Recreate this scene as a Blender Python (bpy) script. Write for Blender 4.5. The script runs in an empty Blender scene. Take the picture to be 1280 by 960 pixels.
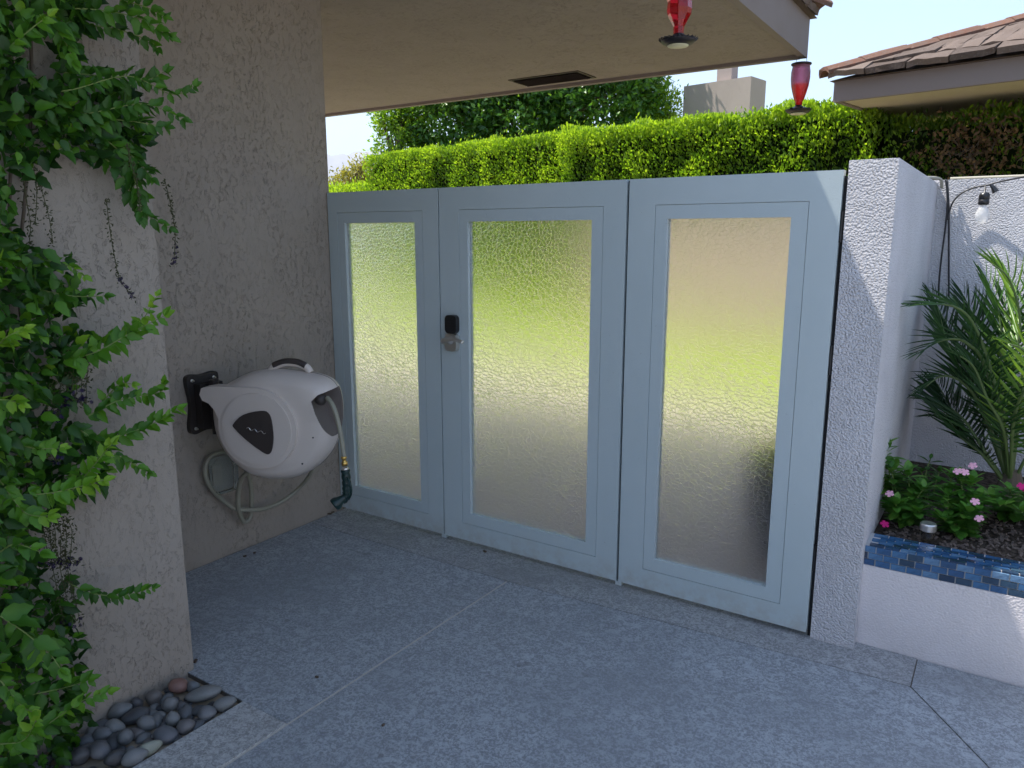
import bpy, bmesh, math, random
import numpy as np
from mathutils import Vector, Matrix, Euler, noise as mnoise
random.seed(7); rng = np.random.default_rng(7)
S = bpy.context.scene; COL = S.collection

# ------------------------------------------------------------------ camera
FPX = 942.0; PITCH = math.atan(184/942.0); YAW = math.radians(33.4); EYE = 1.585
FH = Vector((-math.sin(YAW), math.cos(YAW), 0)); RT = Vector((math.cos(YAW), math.sin(YAW), 0)); UP = Vector((0,0,1))
FW = FH*math.cos(PITCH) - UP*math.sin(PITCH); CU = FH*math.sin(PITCH) + UP*math.cos(PITCH)
EYEP = Vector((0,0,EYE))
cam = bpy.data.objects.new('camera', bpy.data.cameras.new('camera')); COL.objects.link(cam)
cam.matrix_world = Matrix(((RT.x,CU.x,-FW.x,0),(RT.y,CU.y,-FW.y,0),(RT.z,CU.z,-FW.z,EYE),(0,0,0,1)))
cam.data.sensor_width = 36; cam.data.lens = FPX/1280*36; cam.data.clip_start = 0.05; cam.data.clip_end = 30000
S.camera = cam

# ------------------------------------------------------------------ light
SUNV = Vector((-1.0, -0.25, 2.0)).normalized()
w = bpy.data.worlds.new("World"); S.world = w; w.use_nodes = True
wn = w.node_tree; bg = wn.nodes['Background']
sky = wn.nodes.new('ShaderNodeTexSky'); sky.sky_type = 'NISHITA'; sky.sun_disc = False
sky.sun_elevation = math.asin(SUNV.z); sky.sun_rotation = math.atan2(SUNV.x, SUNV.y) % (2*math.pi)
sky.altitude = 100; sky.air_density = 1.0; sky.dust_density = 0.7; sky.ozone_density = 1.4
wn.links.new(sky.outputs[0], bg.inputs[0]); bg.inputs[1].default_value = 0.12
sl = bpy.data.lights.new('sun', 'SUN'); sl.energy = 4.2; sl.angle = math.radians(0.53); sl.color = (1, .95, .87)
so = bpy.data.objects.new('sun', sl); COL.objects.link(so); so.rotation_euler = SUNV.to_track_quat('Z', 'Y').to_euler()
so.location = (-3, -1, 8)
S.view_settings.view_transform = 'Standard'; S.view_settings.look = 'None'
S.view_settings.gamma = 1; S.view_settings.exposure = 1.45
S.render.engine = 'CYCLES'
S.cycles.use_denoising = True
S.cycles.max_bounces = 10; S.cycles.diffuse_bounces = 5; S.cycles.transmission_bounces = 8; S.cycles.sample_clamp_indirect = 6

# ------------------------------------------------------------------ helpers
def ray(x, y): return FW + RT*((x-640)/FPX) - CU*((y-480)/FPX)
def onz(x, y, z=0.): d = ray(x, y); return EYEP + d*((z-EYE)/d.z)
def ony(x, y, Y): d = ray(x, y); return EYEP + d*(Y/d.y)
def onx(x, y, X): d = ray(x, y); return EYEP + d*(X/d.x)
def dep(x, y, D): d = ray(x, y); return EYEP + d*(D/d.dot(FH))

def tag(o, label=None, cat=None, group=None, kind=None):
    if label: o['label'] = label
    if cat: o['category'] = cat
    if group: o['group'] = group
    if kind: o['kind'] = kind
    return o
def adopt(o, parent):
    if parent is not None:
        o.parent = parent
        o.matrix_parent_inverse = root_matrix(parent).inverted()
    return o
def root_matrix(o):
    m = Matrix.LocRotScale(o.location, o.rotation_euler, o.scale)
    if o.parent: m = root_matrix(o.parent) @ o.matrix_parent_inverse @ m
    return m
def empty(name, loc, label=None, cat=None, group=None):
    o = bpy.data.objects.new(name, None); o.empty_display_size = .1; COL.objects.link(o); o.location = loc
    return tag(o, label, cat, group)
def link(name, me, parent=None, loc=None, rot=None, scale=None):
    o = bpy.data.objects.new(name, me); COL.objects.link(o)
    if loc is not None: o.location = loc
    if rot is not None: o.rotation_euler = rot
    if scale is not None: o.scale = scale
    return adopt(o, parent)
def finish(bm, name, mat, smooth=False, bevel=0, seg=2, autos=None):
    if bevel:
        es = [e for e in bm.edges if len(e.link_faces) == 2 and e.calc_face_angle(0) > .5]
        bmesh.ops.bevel(bm, geom=es, offset=bevel, segments=seg, affect='EDGES', profile=.5, clamp_overlap=True)
    bmesh.ops.recalc_face_normals(bm, faces=bm.faces)
    me = bpy.data.meshes.new(name); bm.to_mesh(me); bm.free()
    for m in (mat if isinstance(mat, (list, tuple)) else [mat]): me.materials.append(m)
    if smooth: me.shade_smooth()
    elif autos: me.shade_smooth(); 
    return me
def obj(name, bm, mat, parent=None, **k):
    return link(name, finish(bm, name, mat, **k), parent)
def box(bm, lo, hi, M=None, mi=0):
    vs = [bm.verts.new((x, y, z)) for x in (lo[0], hi[0]) for y in (lo[1], hi[1]) for z in (lo[2], hi[2])]
    if M is not None:
        for v in vs: v.co = M @ v.co
    for q in ((0,1,3,2),(4,6,7,5),(0,4,5,1),(2,3,7,6),(0,2,6,4),(1,5,7,3)):
        f = bm.faces.new([vs[i] for i in q]); f.material_index = mi
    return vs
def nbox(lo, hi, M=None):
    bm = bmesh.new(); box(bm, lo, hi, M); return bm
def prism(bm, pts, z0, z1, axis='z', M=None):
    n = len(pts); lo = []; hi = []
    for p in pts:
        a = (p[0], p[1], z0); b = (p[0], p[1], z1)
        if axis == 'y': a = (p[0], z0, p[1]); b = (p[0], z1, p[1])
        if axis == 'x': a = (z0, p[0], p[1]); b = (z1, p[0], p[1])
        lo.append(bm.verts.new(a)); hi.append(bm.verts.new(b))
    if M is not None:
        for v in lo+hi: v.co = M @ v.co
    bm.faces.new(lo); bm.faces.new(hi[::-1])
    for i in range(n): bm.faces.new((lo[i], hi[i], hi[(i+1) % n], lo[(i+1) % n]))
def frames(pts):
    T = []
    for i in range(len(pts)):
        a = pts[max(0, i-1)]; b = pts[min(len(pts)-1, i+1)]; T.append((b-a).normalized())
    n = T[0].orthogonal().normalized(); out = []
    for t in T:
        n = (n - t*n.dot(t)); n = n.normalized() if n.length > 1e-6 else t.orthogonal().normalized()
        out.append((t, n, t.cross(n)))
    return out
def tube(bm, pts, r, seg=8, cap=True, flat=1.0):
    pts = [Vector(p) for p in pts]; rs = r if isinstance(r, (list, tuple)) else [r]*len(pts)
    rings = []
    for p, (t, n, b), q in zip(pts, frames(pts), rs):
        rings.append([bm.verts.new(p + (n*math.cos(2*math.pi*k/seg) + b*math.sin(2*math.pi*k/seg)*flat)*q) for k in range(seg)])
    for A, B in zip(rings, rings[1:]):
        for k in range(seg): bm.faces.new((A[k], A[(k+1) % seg], B[(k+1) % seg], B[k]))
    if cap: bm.faces.new(rings[0][::-1]); bm.faces.new(rings[-1])
def catmull(P, n=6, closed=False):
    P = [Vector(p) for p in P]; out = []; m = len(P)
    for i in range(m if closed else m-1):
        if closed: a, b, c, d = P[i-1], P[i], P[(i+1) % m], P[(i+2) % m]
        else: a, b, c, d = P[max(0, i-1)], P[i], P[i+1], P[min(m-1, i+2)]
        for k in range(n):
            t = k/n
            out.append(.5*((2*b) + (c-a)*t + (2*a-5*b+4*c-d)*t*t + (3*b-a-3*c+d)*t**3))
    if not closed: out.append(P[-1])
    return out
def lathe(bm, prof, seg=24, M=None, mi=0, caps=True):
    rings = []
    for r, z in prof:
        vs = [bm.verts.new((r*math.cos(2*math.pi*k/seg), r*math.sin(2*math.pi*k/seg), z)) for k in range(seg)]
        if M is not None:
            for v in vs: v.co = M @ v.co
        rings.append(vs)
    for A, B in zip(rings, rings[1:]):
        for k in range(seg):
            f = bm.faces.new((A[k], A[(k+1) % seg], B[(k+1) % seg], B[k])); f.material_index = mi
    if caps:
        bm.faces.new(rings[0][::-1]).material_index = mi; bm.faces.new(rings[-1]).material_index = mi
def aim(p, z, x=None):
    z = Vector(z).normalized(); x = Vector(x) if x is not None else z.orthogonal()
    x = (x - z*x.dot(z)); x = x.normalized() if x.length > 1e-5 else z.orthogonal().normalized(); y = z.cross(x)
    return Matrix(((x.x,y.x,z.x,p[0]),(x.y,y.y,z.y,p[1]),(x.z,y.z,z.z,p[2]),(0,0,0,1)))

# ------------------------------------------------------------------ materials
class NT:
    def __init__(s, name):
        s.m = bpy.data.materials.new(name); s.m.use_nodes = True; s.t = s.m.node_tree
        s.b = s.t.nodes['Principled BSDF']; s.out = s.t.nodes['Material Output']
        s.co = s.t.nodes.new('ShaderNodeTexCoord').outputs['Object']
    def n(s, typ, ins=None, **attrs):
        nd = s.t.nodes.new('ShaderNode'+typ)
        for k, v in attrs.items(): setattr(nd, k, v)
        for k, v in (ins or {}).items(): s.set(nd.inputs[k], v)
        return nd
    def set(s, sock, v):
        if isinstance(v, bpy.types.NodeSocket): s.t.links.new(v, sock)
        else:
            if isinstance(v, tuple) and len(v) == 3 and sock.type == 'RGBA': v = (*v, 1)
            sock.default_value = v
    def noise(s, scale, detail=3, rough=.55, dist=0, vec=None):
        return s.n('TexNoise', {'Vector': vec or s.co, 'Scale': scale, 'Detail': detail, 'Roughness': rough, 'Distortion': dist}).outputs['Fac']
    def vor(s, scale, feature='F1', vec=None, out='Distance', rnd=1.0):
        return s.n('TexVoronoi', {'Vector': vec or s.co, 'Scale': scale, 'Randomness': rnd}, feature=feature).outputs[out]
    def math(s, op, a, b=0., c=0., clamp=False):
        nd = s.t.nodes.new('ShaderNodeMath'); nd.operation = op; nd.use_clamp = clamp
        s.set(nd.inputs[0], a); s.set(nd.inputs[1], b); s.set(nd.inputs[2], c); return nd.outputs[0]
    def rng(s, v, a, b, c=0., d=1.):
        return s.n('MapRange', {'Value': v, 'From Min': a, 'From Max': b, 'To Min': c, 'To Max': d}, interpolation_type='SMOOTHSTEP').outputs[0]
    def mix(s, f, a, b, mode='MIX'):
        nd = s.t.nodes.new('ShaderNodeMix'); nd.data_type = 'RGBA'; nd.blend_type = mode
        s.set(nd.inputs[0], f); s.set(nd.inputs[6], a); s.set(nd.inputs[7], b); return nd.outputs[2]
    def ramp(s, f, stops):
        nd = s.t.nodes.new('ShaderNodeValToRGB'); s.set(nd.inputs[0], f); e = nd.color_ramp.elements
        while len(e) < len(stops): e.new(.5)
        for i, (p, c) in enumerate(stops): e[i].position = p; e[i].color = (*c, 1)
        return nd.outputs[0]
    def bump(s, h, strength=.5, dist=.01, normal=None):
        ins = {'Height': h, 'Strength': strength, 'Distance': dist}
        if normal is not None: ins['Normal'] = normal
        return s.n('Bump', ins).outputs[0]
    def p(s, **k):
        names = dict(color='Base Color', rough='Roughness', metal='Metallic', normal='Normal', trans='Transmission Weight', ior='IOR', coat='Coat Weight', spec='Specular IOR Level', alpha='Alpha')
        for a, v in k.items(): s.set(s.b.inputs[names[a]], v)
        return s.m

def plain(name, c, rough=.5, metal=0., spec=.5, var=.12, sc=30, bump=.0, coat=0.):
    t = NT(name); f = t.noise(sc, 4)
    col = t.mix(f, tuple(x*(1-var) for x in c), tuple(min(1, x*(1+var)) for x in c))
    t.p(color=col, rough=t.rng(f, .2, .8, max(0, rough-.06), min(1, rough+.06)), metal=metal, spec=spec, coat=coat)
    if bump: t.p(normal=t.bump(t.noise(sc*6, 3), bump, .002))
    return t.m

def stucco(name, c, worm=1.0, sc=1.25, rel=1.):
    t = NT(name)
    mp = t.n('Mapping', {'Vector': t.co, 'Scale': (1.0, 1.0, .60)}).outputs[0]
    def off(*l): return t.n('Mapping', {'Vector': mp, 'Location': l}).outputs[0]
    big = t.noise(4*sc, 3, .5, vec=mp); mid = t.noise(26*sc, 4, .6, .6, vec=mp); fine = t.noise(190*sc, 3, .65)
    a = t.noise(30*sc, 3, .6, 1.0, vec=mp); b = t.noise(24*sc, 3, .6, 1.4, vec=off(3.1, 5.2, 1.7)); d = t.noise(52*sc, 2, .5, .8, vec=off(1.1, 2.2, 6.7))
    def ln(v, m, w): return t.rng(t.math('ABSOLUTE', t.math('SUBTRACT', v, m)), w*.35, w, 1, 0)
    brk = t.rng(t.noise(34*sc, 2, .5, vec=off(4, 4, 4)), .50, .56); brkb = t.rng(t.noise(48*sc, 2, .5, vec=off(9, 2, 4)), .48, .56)
    dens = t.rng(t.noise(3.5*sc, 4, .6, vec=off(8, 1, 4)), .34, .60, .35, .95)
    line = t.math('MAXIMUM', t.math('MULTIPLY', ln(a, .5, .010), brk), t.math('MULTIPLY', ln(b, .5, .009), brkb))
    line = t.math('MAXIMUM', line, t.math('MULTIPLY', t.math('MULTIPLY', ln(d, .52, .022), brk), .8))
    pits = t.rng(t.vor(85*sc, 'F1', vec=mp), .16, .10, 0, 1); pits = t.math('MULTIPLY', pits, t.rng(t.noise(9*sc, 3, .6, vec=mp), .52, .62))
    line = t.math('MULTIPLY', t.math('MULTIPLY', t.math('MAXIMUM', line, pits), dens), worm, clamp=True)
    col = t.mix(t.rng(big, .3, .7), tuple(x*.96 for x in c), tuple(x*1.03 for x in c))
    col = t.mix(t.math('MULTIPLY', fine, .2), col, tuple(x*.6 for x in c))
    col = t.mix(t.math('MULTIPLY', line, .52), col, (c[0]*.30, c[1]*.28, c[2]*.26))  # crevice lines darkened in the colour, for their shade and dirt
    h = t.math('ADD', t.math('MULTIPLY', big, .25), t.math('MULTIPLY', mid, .10*rel))
    h = t.math('ADD', h, t.math('MULTIPLY', fine, .10))
    h = t.math('SUBTRACT', h, t.math('MULTIPLY', line, .17))
    return t.p(color=col, rough=.92, spec=.15, normal=t.bump(h, .9, .009))
M_TAUPE = stucco('taupe_stucco', (.345, .30, .25))
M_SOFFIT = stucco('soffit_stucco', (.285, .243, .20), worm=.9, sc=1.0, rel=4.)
M_CHIM = stucco('chimney_stucco', (.40, .335, .30), worm=.3, sc=.7)
M_TAN = stucco('tan_stucco', (.52, .43, .31), worm=.3, sc=.7)

def dash(name, c, amp=1.0):
    t = NT(name); v = t.vor(145, 'SMOOTH_F1'); nn = t.noise(170, 3, .65, .15); big = t.noise(10, 3); sm = t.noise(45, 4, .6)
    h = t.math('ADD', t.math('MULTIPLY', t.math('SUBTRACT', 1, v), 1.2), t.math('MULTIPLY', nn, .7))
    h = t.math('ADD', h, t.math('ADD', t.math('MULTIPLY', big, .5), t.math('MULTIPLY', sm, .15)))
    col = t.mix(t.rng(t.noise(3, 4), .35, .7), c, tuple(x*.90 for x in c))
    col = t.mix(t.math('MULTIPLY', t.rng(t.noise(40, 5, .7), .55, .75), .16), col, (.38, .34, .32))
    col = t.mix(t.math('MULTIPLY', t.rng(nn, .30, .5, 1, 0), .25*amp), col, tuple(x*.55 for x in c))  # grain hollows darkened in the colour, standing in for their shade
    return t.p(color=col, rough=.85, spec=.25, normal=t.bump(h, 1.0*amp, .0095))
M_WHITE = dash('white_dash_stucco', (.67, .66, .68)); M_WHITE2 = dash('white_smooth_stucco', (.68, .64, .645), .28)

def concrete(name, c=(.35, .37, .385), shift=0.):
    t = NT(name)
    vec = t.n('Mapping', {'Vector': t.co, 'Location': (shift, shift*2, 0)}).outputs[0]
    n1 = t.noise(95, 5, .72, .8, vec=vec); n2 = t.noise(1.6, 4, .6, vec=vec); n3 = t.noise(240, 2, .6, vec=vec); n4 = t.noise(26, 4, .7, 1.0, vec=vec)
    col = t.mix(t.rng(n1, .42, .60), tuple(x*.64 for x in c), tuple(x*1.2 for x in c))
    col = t.mix(t.math('MULTIPLY', t.rng(n4, .50, .62), .55), col, tuple(x*1.35 for x in c))
    col = t.mix(t.math('MULTIPLY', t.rng(n4, .46, .36), .35), col, tuple(x*.55 for x in c))
    col = t.mix(t.math('MULTIPLY', t.rng(n3, .52, .72), .45), col, tuple(x*.42 for x in c))
    col = t.mix(t.math('MULTIPLY', t.rng(n2, .42, .66), .5), col, tuple(x*.66 for x in c))
    spots = t.rng(t.noise(9, 2, .4, vec=vec), .72, .76)
    col = t.mix(t.math('MULTIPLY', spots, .35), col, (.09, .085, .08))
    h = t.math('ADD', t.math('MULTIPLY', n1, .8), t.math('MULTIPLY', n3, .2))
    return t.p(color=col, rough=t.rng(n1, .3, .7, .62, .85), spec=.35, normal=t.bump(h, .6, .004))
M_CONC = concrete('salt_finish_concrete'); M_CONC2 = concrete('threshold_concrete', (.365, .37, .37), 4.)
M_JOINT = plain('joint_dirt', (.14, .12, .10), .95, var=.4, sc=60)
M_DRIVE = concrete('pale_driveway_concrete', (.56, .465, .445), 9.)
def grd(name, a, b, sc):
    t = NT(name); f = t.noise(sc, 6, .65)
    return t.p(color=t.ramp(f, [(.35, a), (.65, b)]), rough=.95, spec=.1, normal=t.bump(f, .6, .03))
M_LAWN = grd('lawn_green', (.28, .42, .02), (.42, .54, .04), 30)
M_DESERT = grd('desert_ground', (.30, .24, .17), (.42, .35, .26), .8)
M_SOIL = grd('dark_potting_soil', (.018, .013, .010), (.11, .085, .065), 55)
M_MOUNT = grd('bare_rock', (.20, .17, .15), (.28, .24, .21), .003)

def paint():
    t = NT('pale_blue_gate_paint'); f = t.noise(1.6, 4); o = t.noise(210, 2, .5)
    c = t.mix(t.rng(f, .3, .75), (.46, .535, .55), (.50, .57, .585))
    z = t.n('SeparateXYZ', {0: t.co}).outputs[2]; du = t.math('MULTIPLY', t.rng(z, .16, .02), t.rng(t.noise(14, 5, .7), .38, .66))
    c = t.mix(t.math('MULTIPLY', du, .45), c, (.36, .33, .29)); sp_ = t.rng(t.noise(70, 2, .5), .74, .78); c = t.mix(t.math('MULTIPLY', sp_, .3), c, (.25, .25, .24))
    return t.p(color=c, rough=.42, spec=.4, normal=t.bump(o, .35, .0012))
M_PAINT = paint()
def pane():
    t = NT('hammered_obscure_glass')
    warp = t.n('Mapping', {'Vector': t.co, 'Scale': (1, .05, 1.15)}).outputs[0]
    wv = t.n('TexNoise', {'Vector': warp, 'Scale': 30., 'Detail': 2}).outputs['Color']
    vec = t.n('VectorMath', {0: warp, 1: t.n('VectorMath', {0: wv, 3: .018}, operation='SCALE').outputs[0]}, operation='ADD').outputs[0]
    e = t.vor(50, 'DISTANCE_TO_EDGE', vec=vec); e2 = t.vor(50, 'SMOOTH_F1', vec=vec)
    h = t.math('SUBTRACT', t.rng(e, .0, .11), t.math('MULTIPLY', e2, .10))
    h = t.math('ADD', h, t.math('MULTIPLY', t.noise(40, 2, .5, vec=warp), .10))
    return t.p(color=(1., 1., .98), rough=.33, trans=1.0, ior=1.36, normal=t.bump(h, .40, .0025))
M_GLASS = pane()
M_BLACK = plain('black_plastic', (.012, .012, .013), .35); M_GAP = plain('gap_shade_and_rubber', (.01, .01, .011), .8)  # gap black stands for shade in gaps, also used on keys and screw holes
M_STEEL = plain('brushed_nickel', (.68, .65, .60), .32, .9, var=.04, sc=12)
M_REEL = plain('warm_grey_plastic', (.61, .545, .49), .42, var=.03, sc=8, bump=.12)
M_REELD = plain('dark_brown_plastic', (.045, .036, .032), .5, bump=.15)
M_REELM = plain('brown_grey_plastic', (.16, .135, .12), .55)
M_BRACK = plain('black_brown_bracket', (.028, .023, .021), .45, bump=.2)
M_HOSE = plain('pale_hose', (.27, .26, .20), .45, var=.06)
M_BRASS = plain('brass', (.65, .42, .12), .3, 1.0)
M_NOZ = plain('dark_green_nozzle', (.008, .03, .028), .38)
M_CABLE = plain('black_cable', (.012, .012, .015), .5); M_CONDUIT = plain('grey_conduit', (.33, .32, .27), .6)
M_FASCIA = plain('taupe_fascia_paint', (.185, .15, .13), .7, var=.05, sc=5, bump=.2)
M_VENT = plain('dark_vent', (.05, .035, .025), .7)
M_DARKIRON = plain('dark_iron', (.03, .027, .03), .45, .6)
M_CREAM = plain('cream_plastic', (.6, .56, .36), .4)
M_STEM = plain('green_stem', (.16, .22, .05), .6); M_WOOD = plain('bark', (.11, .085, .06), .9, var=.3, sc=20, bump=.5)
M_RACHIS = plain('palm_rachis', (.10, .15, .045), .5)
def redglass():
    t = NT('red_ribbed_glass'); v = t.vor(170, 'F1')
    z = t.n('SeparateXYZ', {0: t.co}).outputs[2]
    col = t.ramp(t.rng(z, .18, .205), [(0, (.75, .015, .01)), (1, (.52, .14, .24))])
    t.p(color=col, rough=.12, trans=.75, ior=1.3, normal=t.bump(v, .8, .004), coat=.4); return t.m
M_RED = redglass()
def redglass2():
    t = NT('dark_red_glass'); t.p(color=(.62, .012, .02), rough=.08, trans=.8, ior=1.33, coat=.5); return t.m
M_RED2 = redglass2()
def clear(name, c=(.95, .97, .97), rough=.08, ior=1.3):
    t = NT(name); t.p(color=c, rough=rough, trans=1., ior=ior); return t.m
M_BULB = plain('bulb_glass', (.9, .9, .88), .08); M_BULB.node_tree.nodes['Principled BSDF'].inputs['Alpha'].default_value = .32; M_COVER = clear('clear_cover_plastic', (.86, .9, .92), .18, 1.2)
def rooftile(name, stops):
    t = NT(name); r = t.n('ObjectInfo').outputs['Random']; f = t.noise(22, 5, .7, .5)
    c = t.ramp(r, stops); c = t.mix(t.math('MULTIPLY', t.rng(f, .4, .7), .6), c, (.12, .095, .08))
    c = t.mix(t.math('MULTIPLY', t.rng(t.noise(90, 3), .6, .72), .35), c, (.35, .3, .26))
    return t.p(color=c, rough=.9, spec=.2, normal=t.bump(t.noise(60, 4, .7), .7, .008))
M_TILE = rooftile('brown_roof_tile', [(0, (.065, .046, .036)), (.35, (.14, .104, .084)), (.7, (.09, .066, .053)), (1, (.17, .13, .105))])
M_CAP = rooftile('red_brown_ridge_tile', [(0, (.13, .062, .042)), (.5, (.17, .09, .062)), (1, (.11, .062, .045))])
def mosaic():
    t = NT('blue_glazed_mosaic'); r = t.n('ObjectInfo').outputs['Random']
    c = t.ramp(r, [(0, (.02, .035, .07)), (.25, (.035, .07, .11)), (.5, (.03, .085, .20)), (.75, (.06, .16, .31)), (1, (.15, .26, .40))])
    c = t.mix(t.math('MULTIPLY', t.rng(t.noise(60, 3), .4, .7), .45), c, (.02, .05, .11))
    return t.p(color=c, rough=.14, spec=.6, coat=.25, normal=t.bump(t.noise(70, 2), .25, .002))
M_MOSAIC = mosaic(); M_GROUT = plain('pale_grout', (.50, .48, .46), .9)
def stone(name, stops):
    t = NT(name); r = t.n('ObjectInfo').outputs['Random']; f = t.noise(30, 5, .65); f2 = t.noise(220, 3, .6)
    c = t.ramp(r, stops)
    c = t.mix(t.math('MULTIPLY', t.rng(f2, .5, .7), .35), c, (.34, .34, .32)); c = t.mix(t.math('MULTIPLY', t.rng(f, .45, .7), .4), c, (.035, .035, .037))
    return t.p(color=c, rough=.42, spec=.5, normal=t.bump(f2, .3, .002))
M_STONE = stone('river_stone', [(0, (.04, .04, .043)), (.3, (.085, .088, .095)), (.6, (.20, .205, .20)), (.8, (.12, .125, .14)), (1, (.15, .13, .115))])
M_STONER = stone('reddish_stone', [(0, (.22, .11, .085)), (1, (.24, .12, .09))])
M_STONEG = stone('pale_green_stone', [(0, (.27, .28, .22)), (1, (.25, .27, .22))])

def leafmat(name, stops, trans=.35, rough=.42, sat=1.):
    t = NT(name); a = t.n('Attribute', attribute_name='tone').outputs['Fac']
    v = t.noise(18, 2); aa = t.math('ADD', a, t.math('MULTIPLY', t.math('SUBTRACT', v, .5), .25), clamp=True)
    c = t.ramp(aa, stops)
    t.p(color=c, rough=rough, spec=.4)
    tr = t.n('BsdfTranslucent', {'Color': t.mix(.5, c, t.mix(1., c, (1.6, 1.5, .5), 'MULTIPLY'))})
    mx = t.n('MixShader', {0: trans}); t.t.links.new(t.b.outputs[0], mx.inputs[1]); t.t.links.new(tr.outputs[0], mx.inputs[2])
    t.t.links.new(mx.outputs[0], t.out.inputs[0]); return t.m
M_VINE = leafmat('vine_leaf', [(0, (.018, .06, .012)), (.35, (.045, .145, .014)), (.7, (.11, .28, .016)), (1, (.28, .46, .035))], .38)
M_HEDGE = leafmat('hedge_leaf', [(0, (.05, .12, .010)), (.45, (.13, .26, .012)), (1, (.30, .45, .025))], .5, .45)
M_TREE = leafmat('tree_leaf', [(0, (.025, .075, .014)), (.55, (.065, .17, .025)), (1, (.16, .30, .03))], .35, .35)
M_YEL = leafmat('yellowish_leaf', [(0, (.12, .14, .02)), (1, (.33, .30, .05))], .4, .6)
M_DEAD = leafmat('dead_brown_leaf', [(0, (.05, .03, .015)), (1, (.20, .12, .05))], .3, .8)
M_PALM = leafmat('palm_leaf', [(0, (.018, .055, .018)), (.45, (.05, .135, .025)), (1, (.19, .33, .03))], .3, .38)
M_VINCA = leafmat('periwinkle_leaf', [(0, (.035, .12, .02)), (.6, (.085, .24, .03)), (1, (.17, .34, .05))], .3, .38)
M_GRASS = leafmat('grass_blade', [(0, (.26, .40, .02)), (1, (.42, .55, .04))], .4)
def petal(name, c):
    t = NT(name); return t.p(color=c, rough=.6, spec=.2)
M_PINK = petal('pink_petal', (.82, .42, .50)); M_MAG = petal('magenta_petal', (.55, .015, .16)); M_PURP = petal('purple_flower', (.018, .009, .045))
M_CALYX = petal('dry_calyx', (.06, .065, .025))
M_CORE = plain('inner_hedge_shade', (.008, .014, .004), .95, spec=0., var=.4, sc=15)

# ------------------------------------------------------------------ leaf templates and scatter
def leaf_template(n=4, wid=.5, serr=0., droop=.12, fold=.10, peak=.42):
    vs = []; fs = []
    for i in range(n+1):
        t = i/n; wv = wid*.5*math.sin(math.pi*min(1, t**(math.log(.5)/math.log(peak))))**.85 if 0 < t < 1 else 0
        if serr and 0 < t < 1: wv *= 1 + serr*(1 if i % 2 else -1)*(t > .35)
        z = -droop*t*t
        if i in (0, n): vs.append((t, 0, z))
        else: vs += [(t, wv, z+fold*wv*2), (t, 0, z), (t, -wv, z+fold*wv*2)]
    def idx(i, k): return 0 if i == 0 else (1+3*(n-1) if i == n else 1+3*(i-1)+k)
    for i in range(n):
        if i == 0: fs += [(0, idx(1, 1), idx(1, 0)), (0, idx(1, 2), idx(1, 1))]
        elif i == n-1: fs += [(idx(i, 0), idx(i, 1), idx(n, 0)), (idx(i, 1), idx(i, 2), idx(n, 0))]
        else: fs += [(idx(i, 0), idx(i, 1), idx(i+1, 1)), (idx(i, 0), idx(i+1, 1), idx(i+1, 0)), (idx(i, 1), idx(i, 2), idx(i+1, 2)), (idx(i, 1), idx(i+1, 2), idx(i+1, 1))]
    return np.array(vs, float), np.array(fs, int)
KITE = (np.array([(0, 0, 0), (.5, .25, .07), (1, 0, -.05), (.5, -.25, .07)], float), np.array([(0, 3, 2), (0, 2, 1)], int))
IVYT = leaf_template(7, .54, .12, .22, .22, .38); VINT = leaf_template(4, .46, 0, .12, .12, .5)
def unit(v): return v/np.maximum(np.linalg.norm(v, axis=-1, keepdims=True), 1e-9)
def scatter_mesh(name, tmpl, P, D, N, L, tone, mat, smooth=False, wscale=None):
    TV, TF = tmpl; P = np.asarray(P, float); n = len(P); D = unit(np.asarray(D, float)); N = np.asarray(N, float)
    N = unit(N - D*(N*D).sum(-1, keepdims=True)); B = np.cross(N, D); L = np.broadcast_to(np.asarray(L, float), (n,))
    ws = np.ones(n) if wscale is None else wscale
    V = P[:, None] + L[:, None, None]*(TV[None, :, 0:1]*D[:, None] + TV[None, :, 1:2]*B[:, None]*ws[:, None, None] + TV[None, :, 2:3]*N[:, None])
    k = len(TV); F = (TF[None] + (np.arange(n)*k)[:, None, None]).reshape(-1, 3)
    me = bpy.data.meshes.new(name); V = V.reshape(-1, 3)
    me.vertices.add(len(V)); me.vertices.foreach_set('co', V.ravel())
    me.loops.add(F.size); me.loops.foreach_set('vertex_index', F.ravel().astype(np.int32))
    me.polygons.add(len(F)); me.polygons.foreach_set('loop_start', (np.arange(len(F))*3).astype(np.int32))
    me.update(calc_edges=True)
    at = me.attributes.new('tone', 'FLOAT', 'POINT'); at.data.foreach_set('value', np.repeat(np.broadcast_to(tone, (n,)), k).astype(np.float32))
    me.materials.append(mat)
    if smooth: me.shade_smooth()
    return me
def rvec(n): return unit(rng.normal(size=(n, 3)))
def single_leaf(tmpl, tone, mat, name='leaf'):
    return scatter_mesh(name, tmpl, [(0, 0, 0)], [(1, 0, 0)], [(0, 0, 1)], 1., tone, mat, True)

# ================================================================== SETTING
HA = math.radians(10.4); XP = Vector((math.cos(HA), -math.sin(HA), 0)); YP = Vector((math.sin(HA), math.cos(HA), 0))
def HP(xp, yp, z=0.): v = XP*xp + YP*yp; v.z = z; return v
HM = Matrix(((XP.x, YP.x, 0, 0), (XP.y, YP.y, 0, 0), (0, 0, 1, 0), (0, 0, 0, 1)))

# far ground
bm = bmesh.new(); bmesh.ops.create_grid(bm, x_segments=4, y_segments=4, size=9000)
for v in bm.verts: v.co.z = -.02
tag(obj('ground', bm, M_DESERT), kind='structure')
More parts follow.
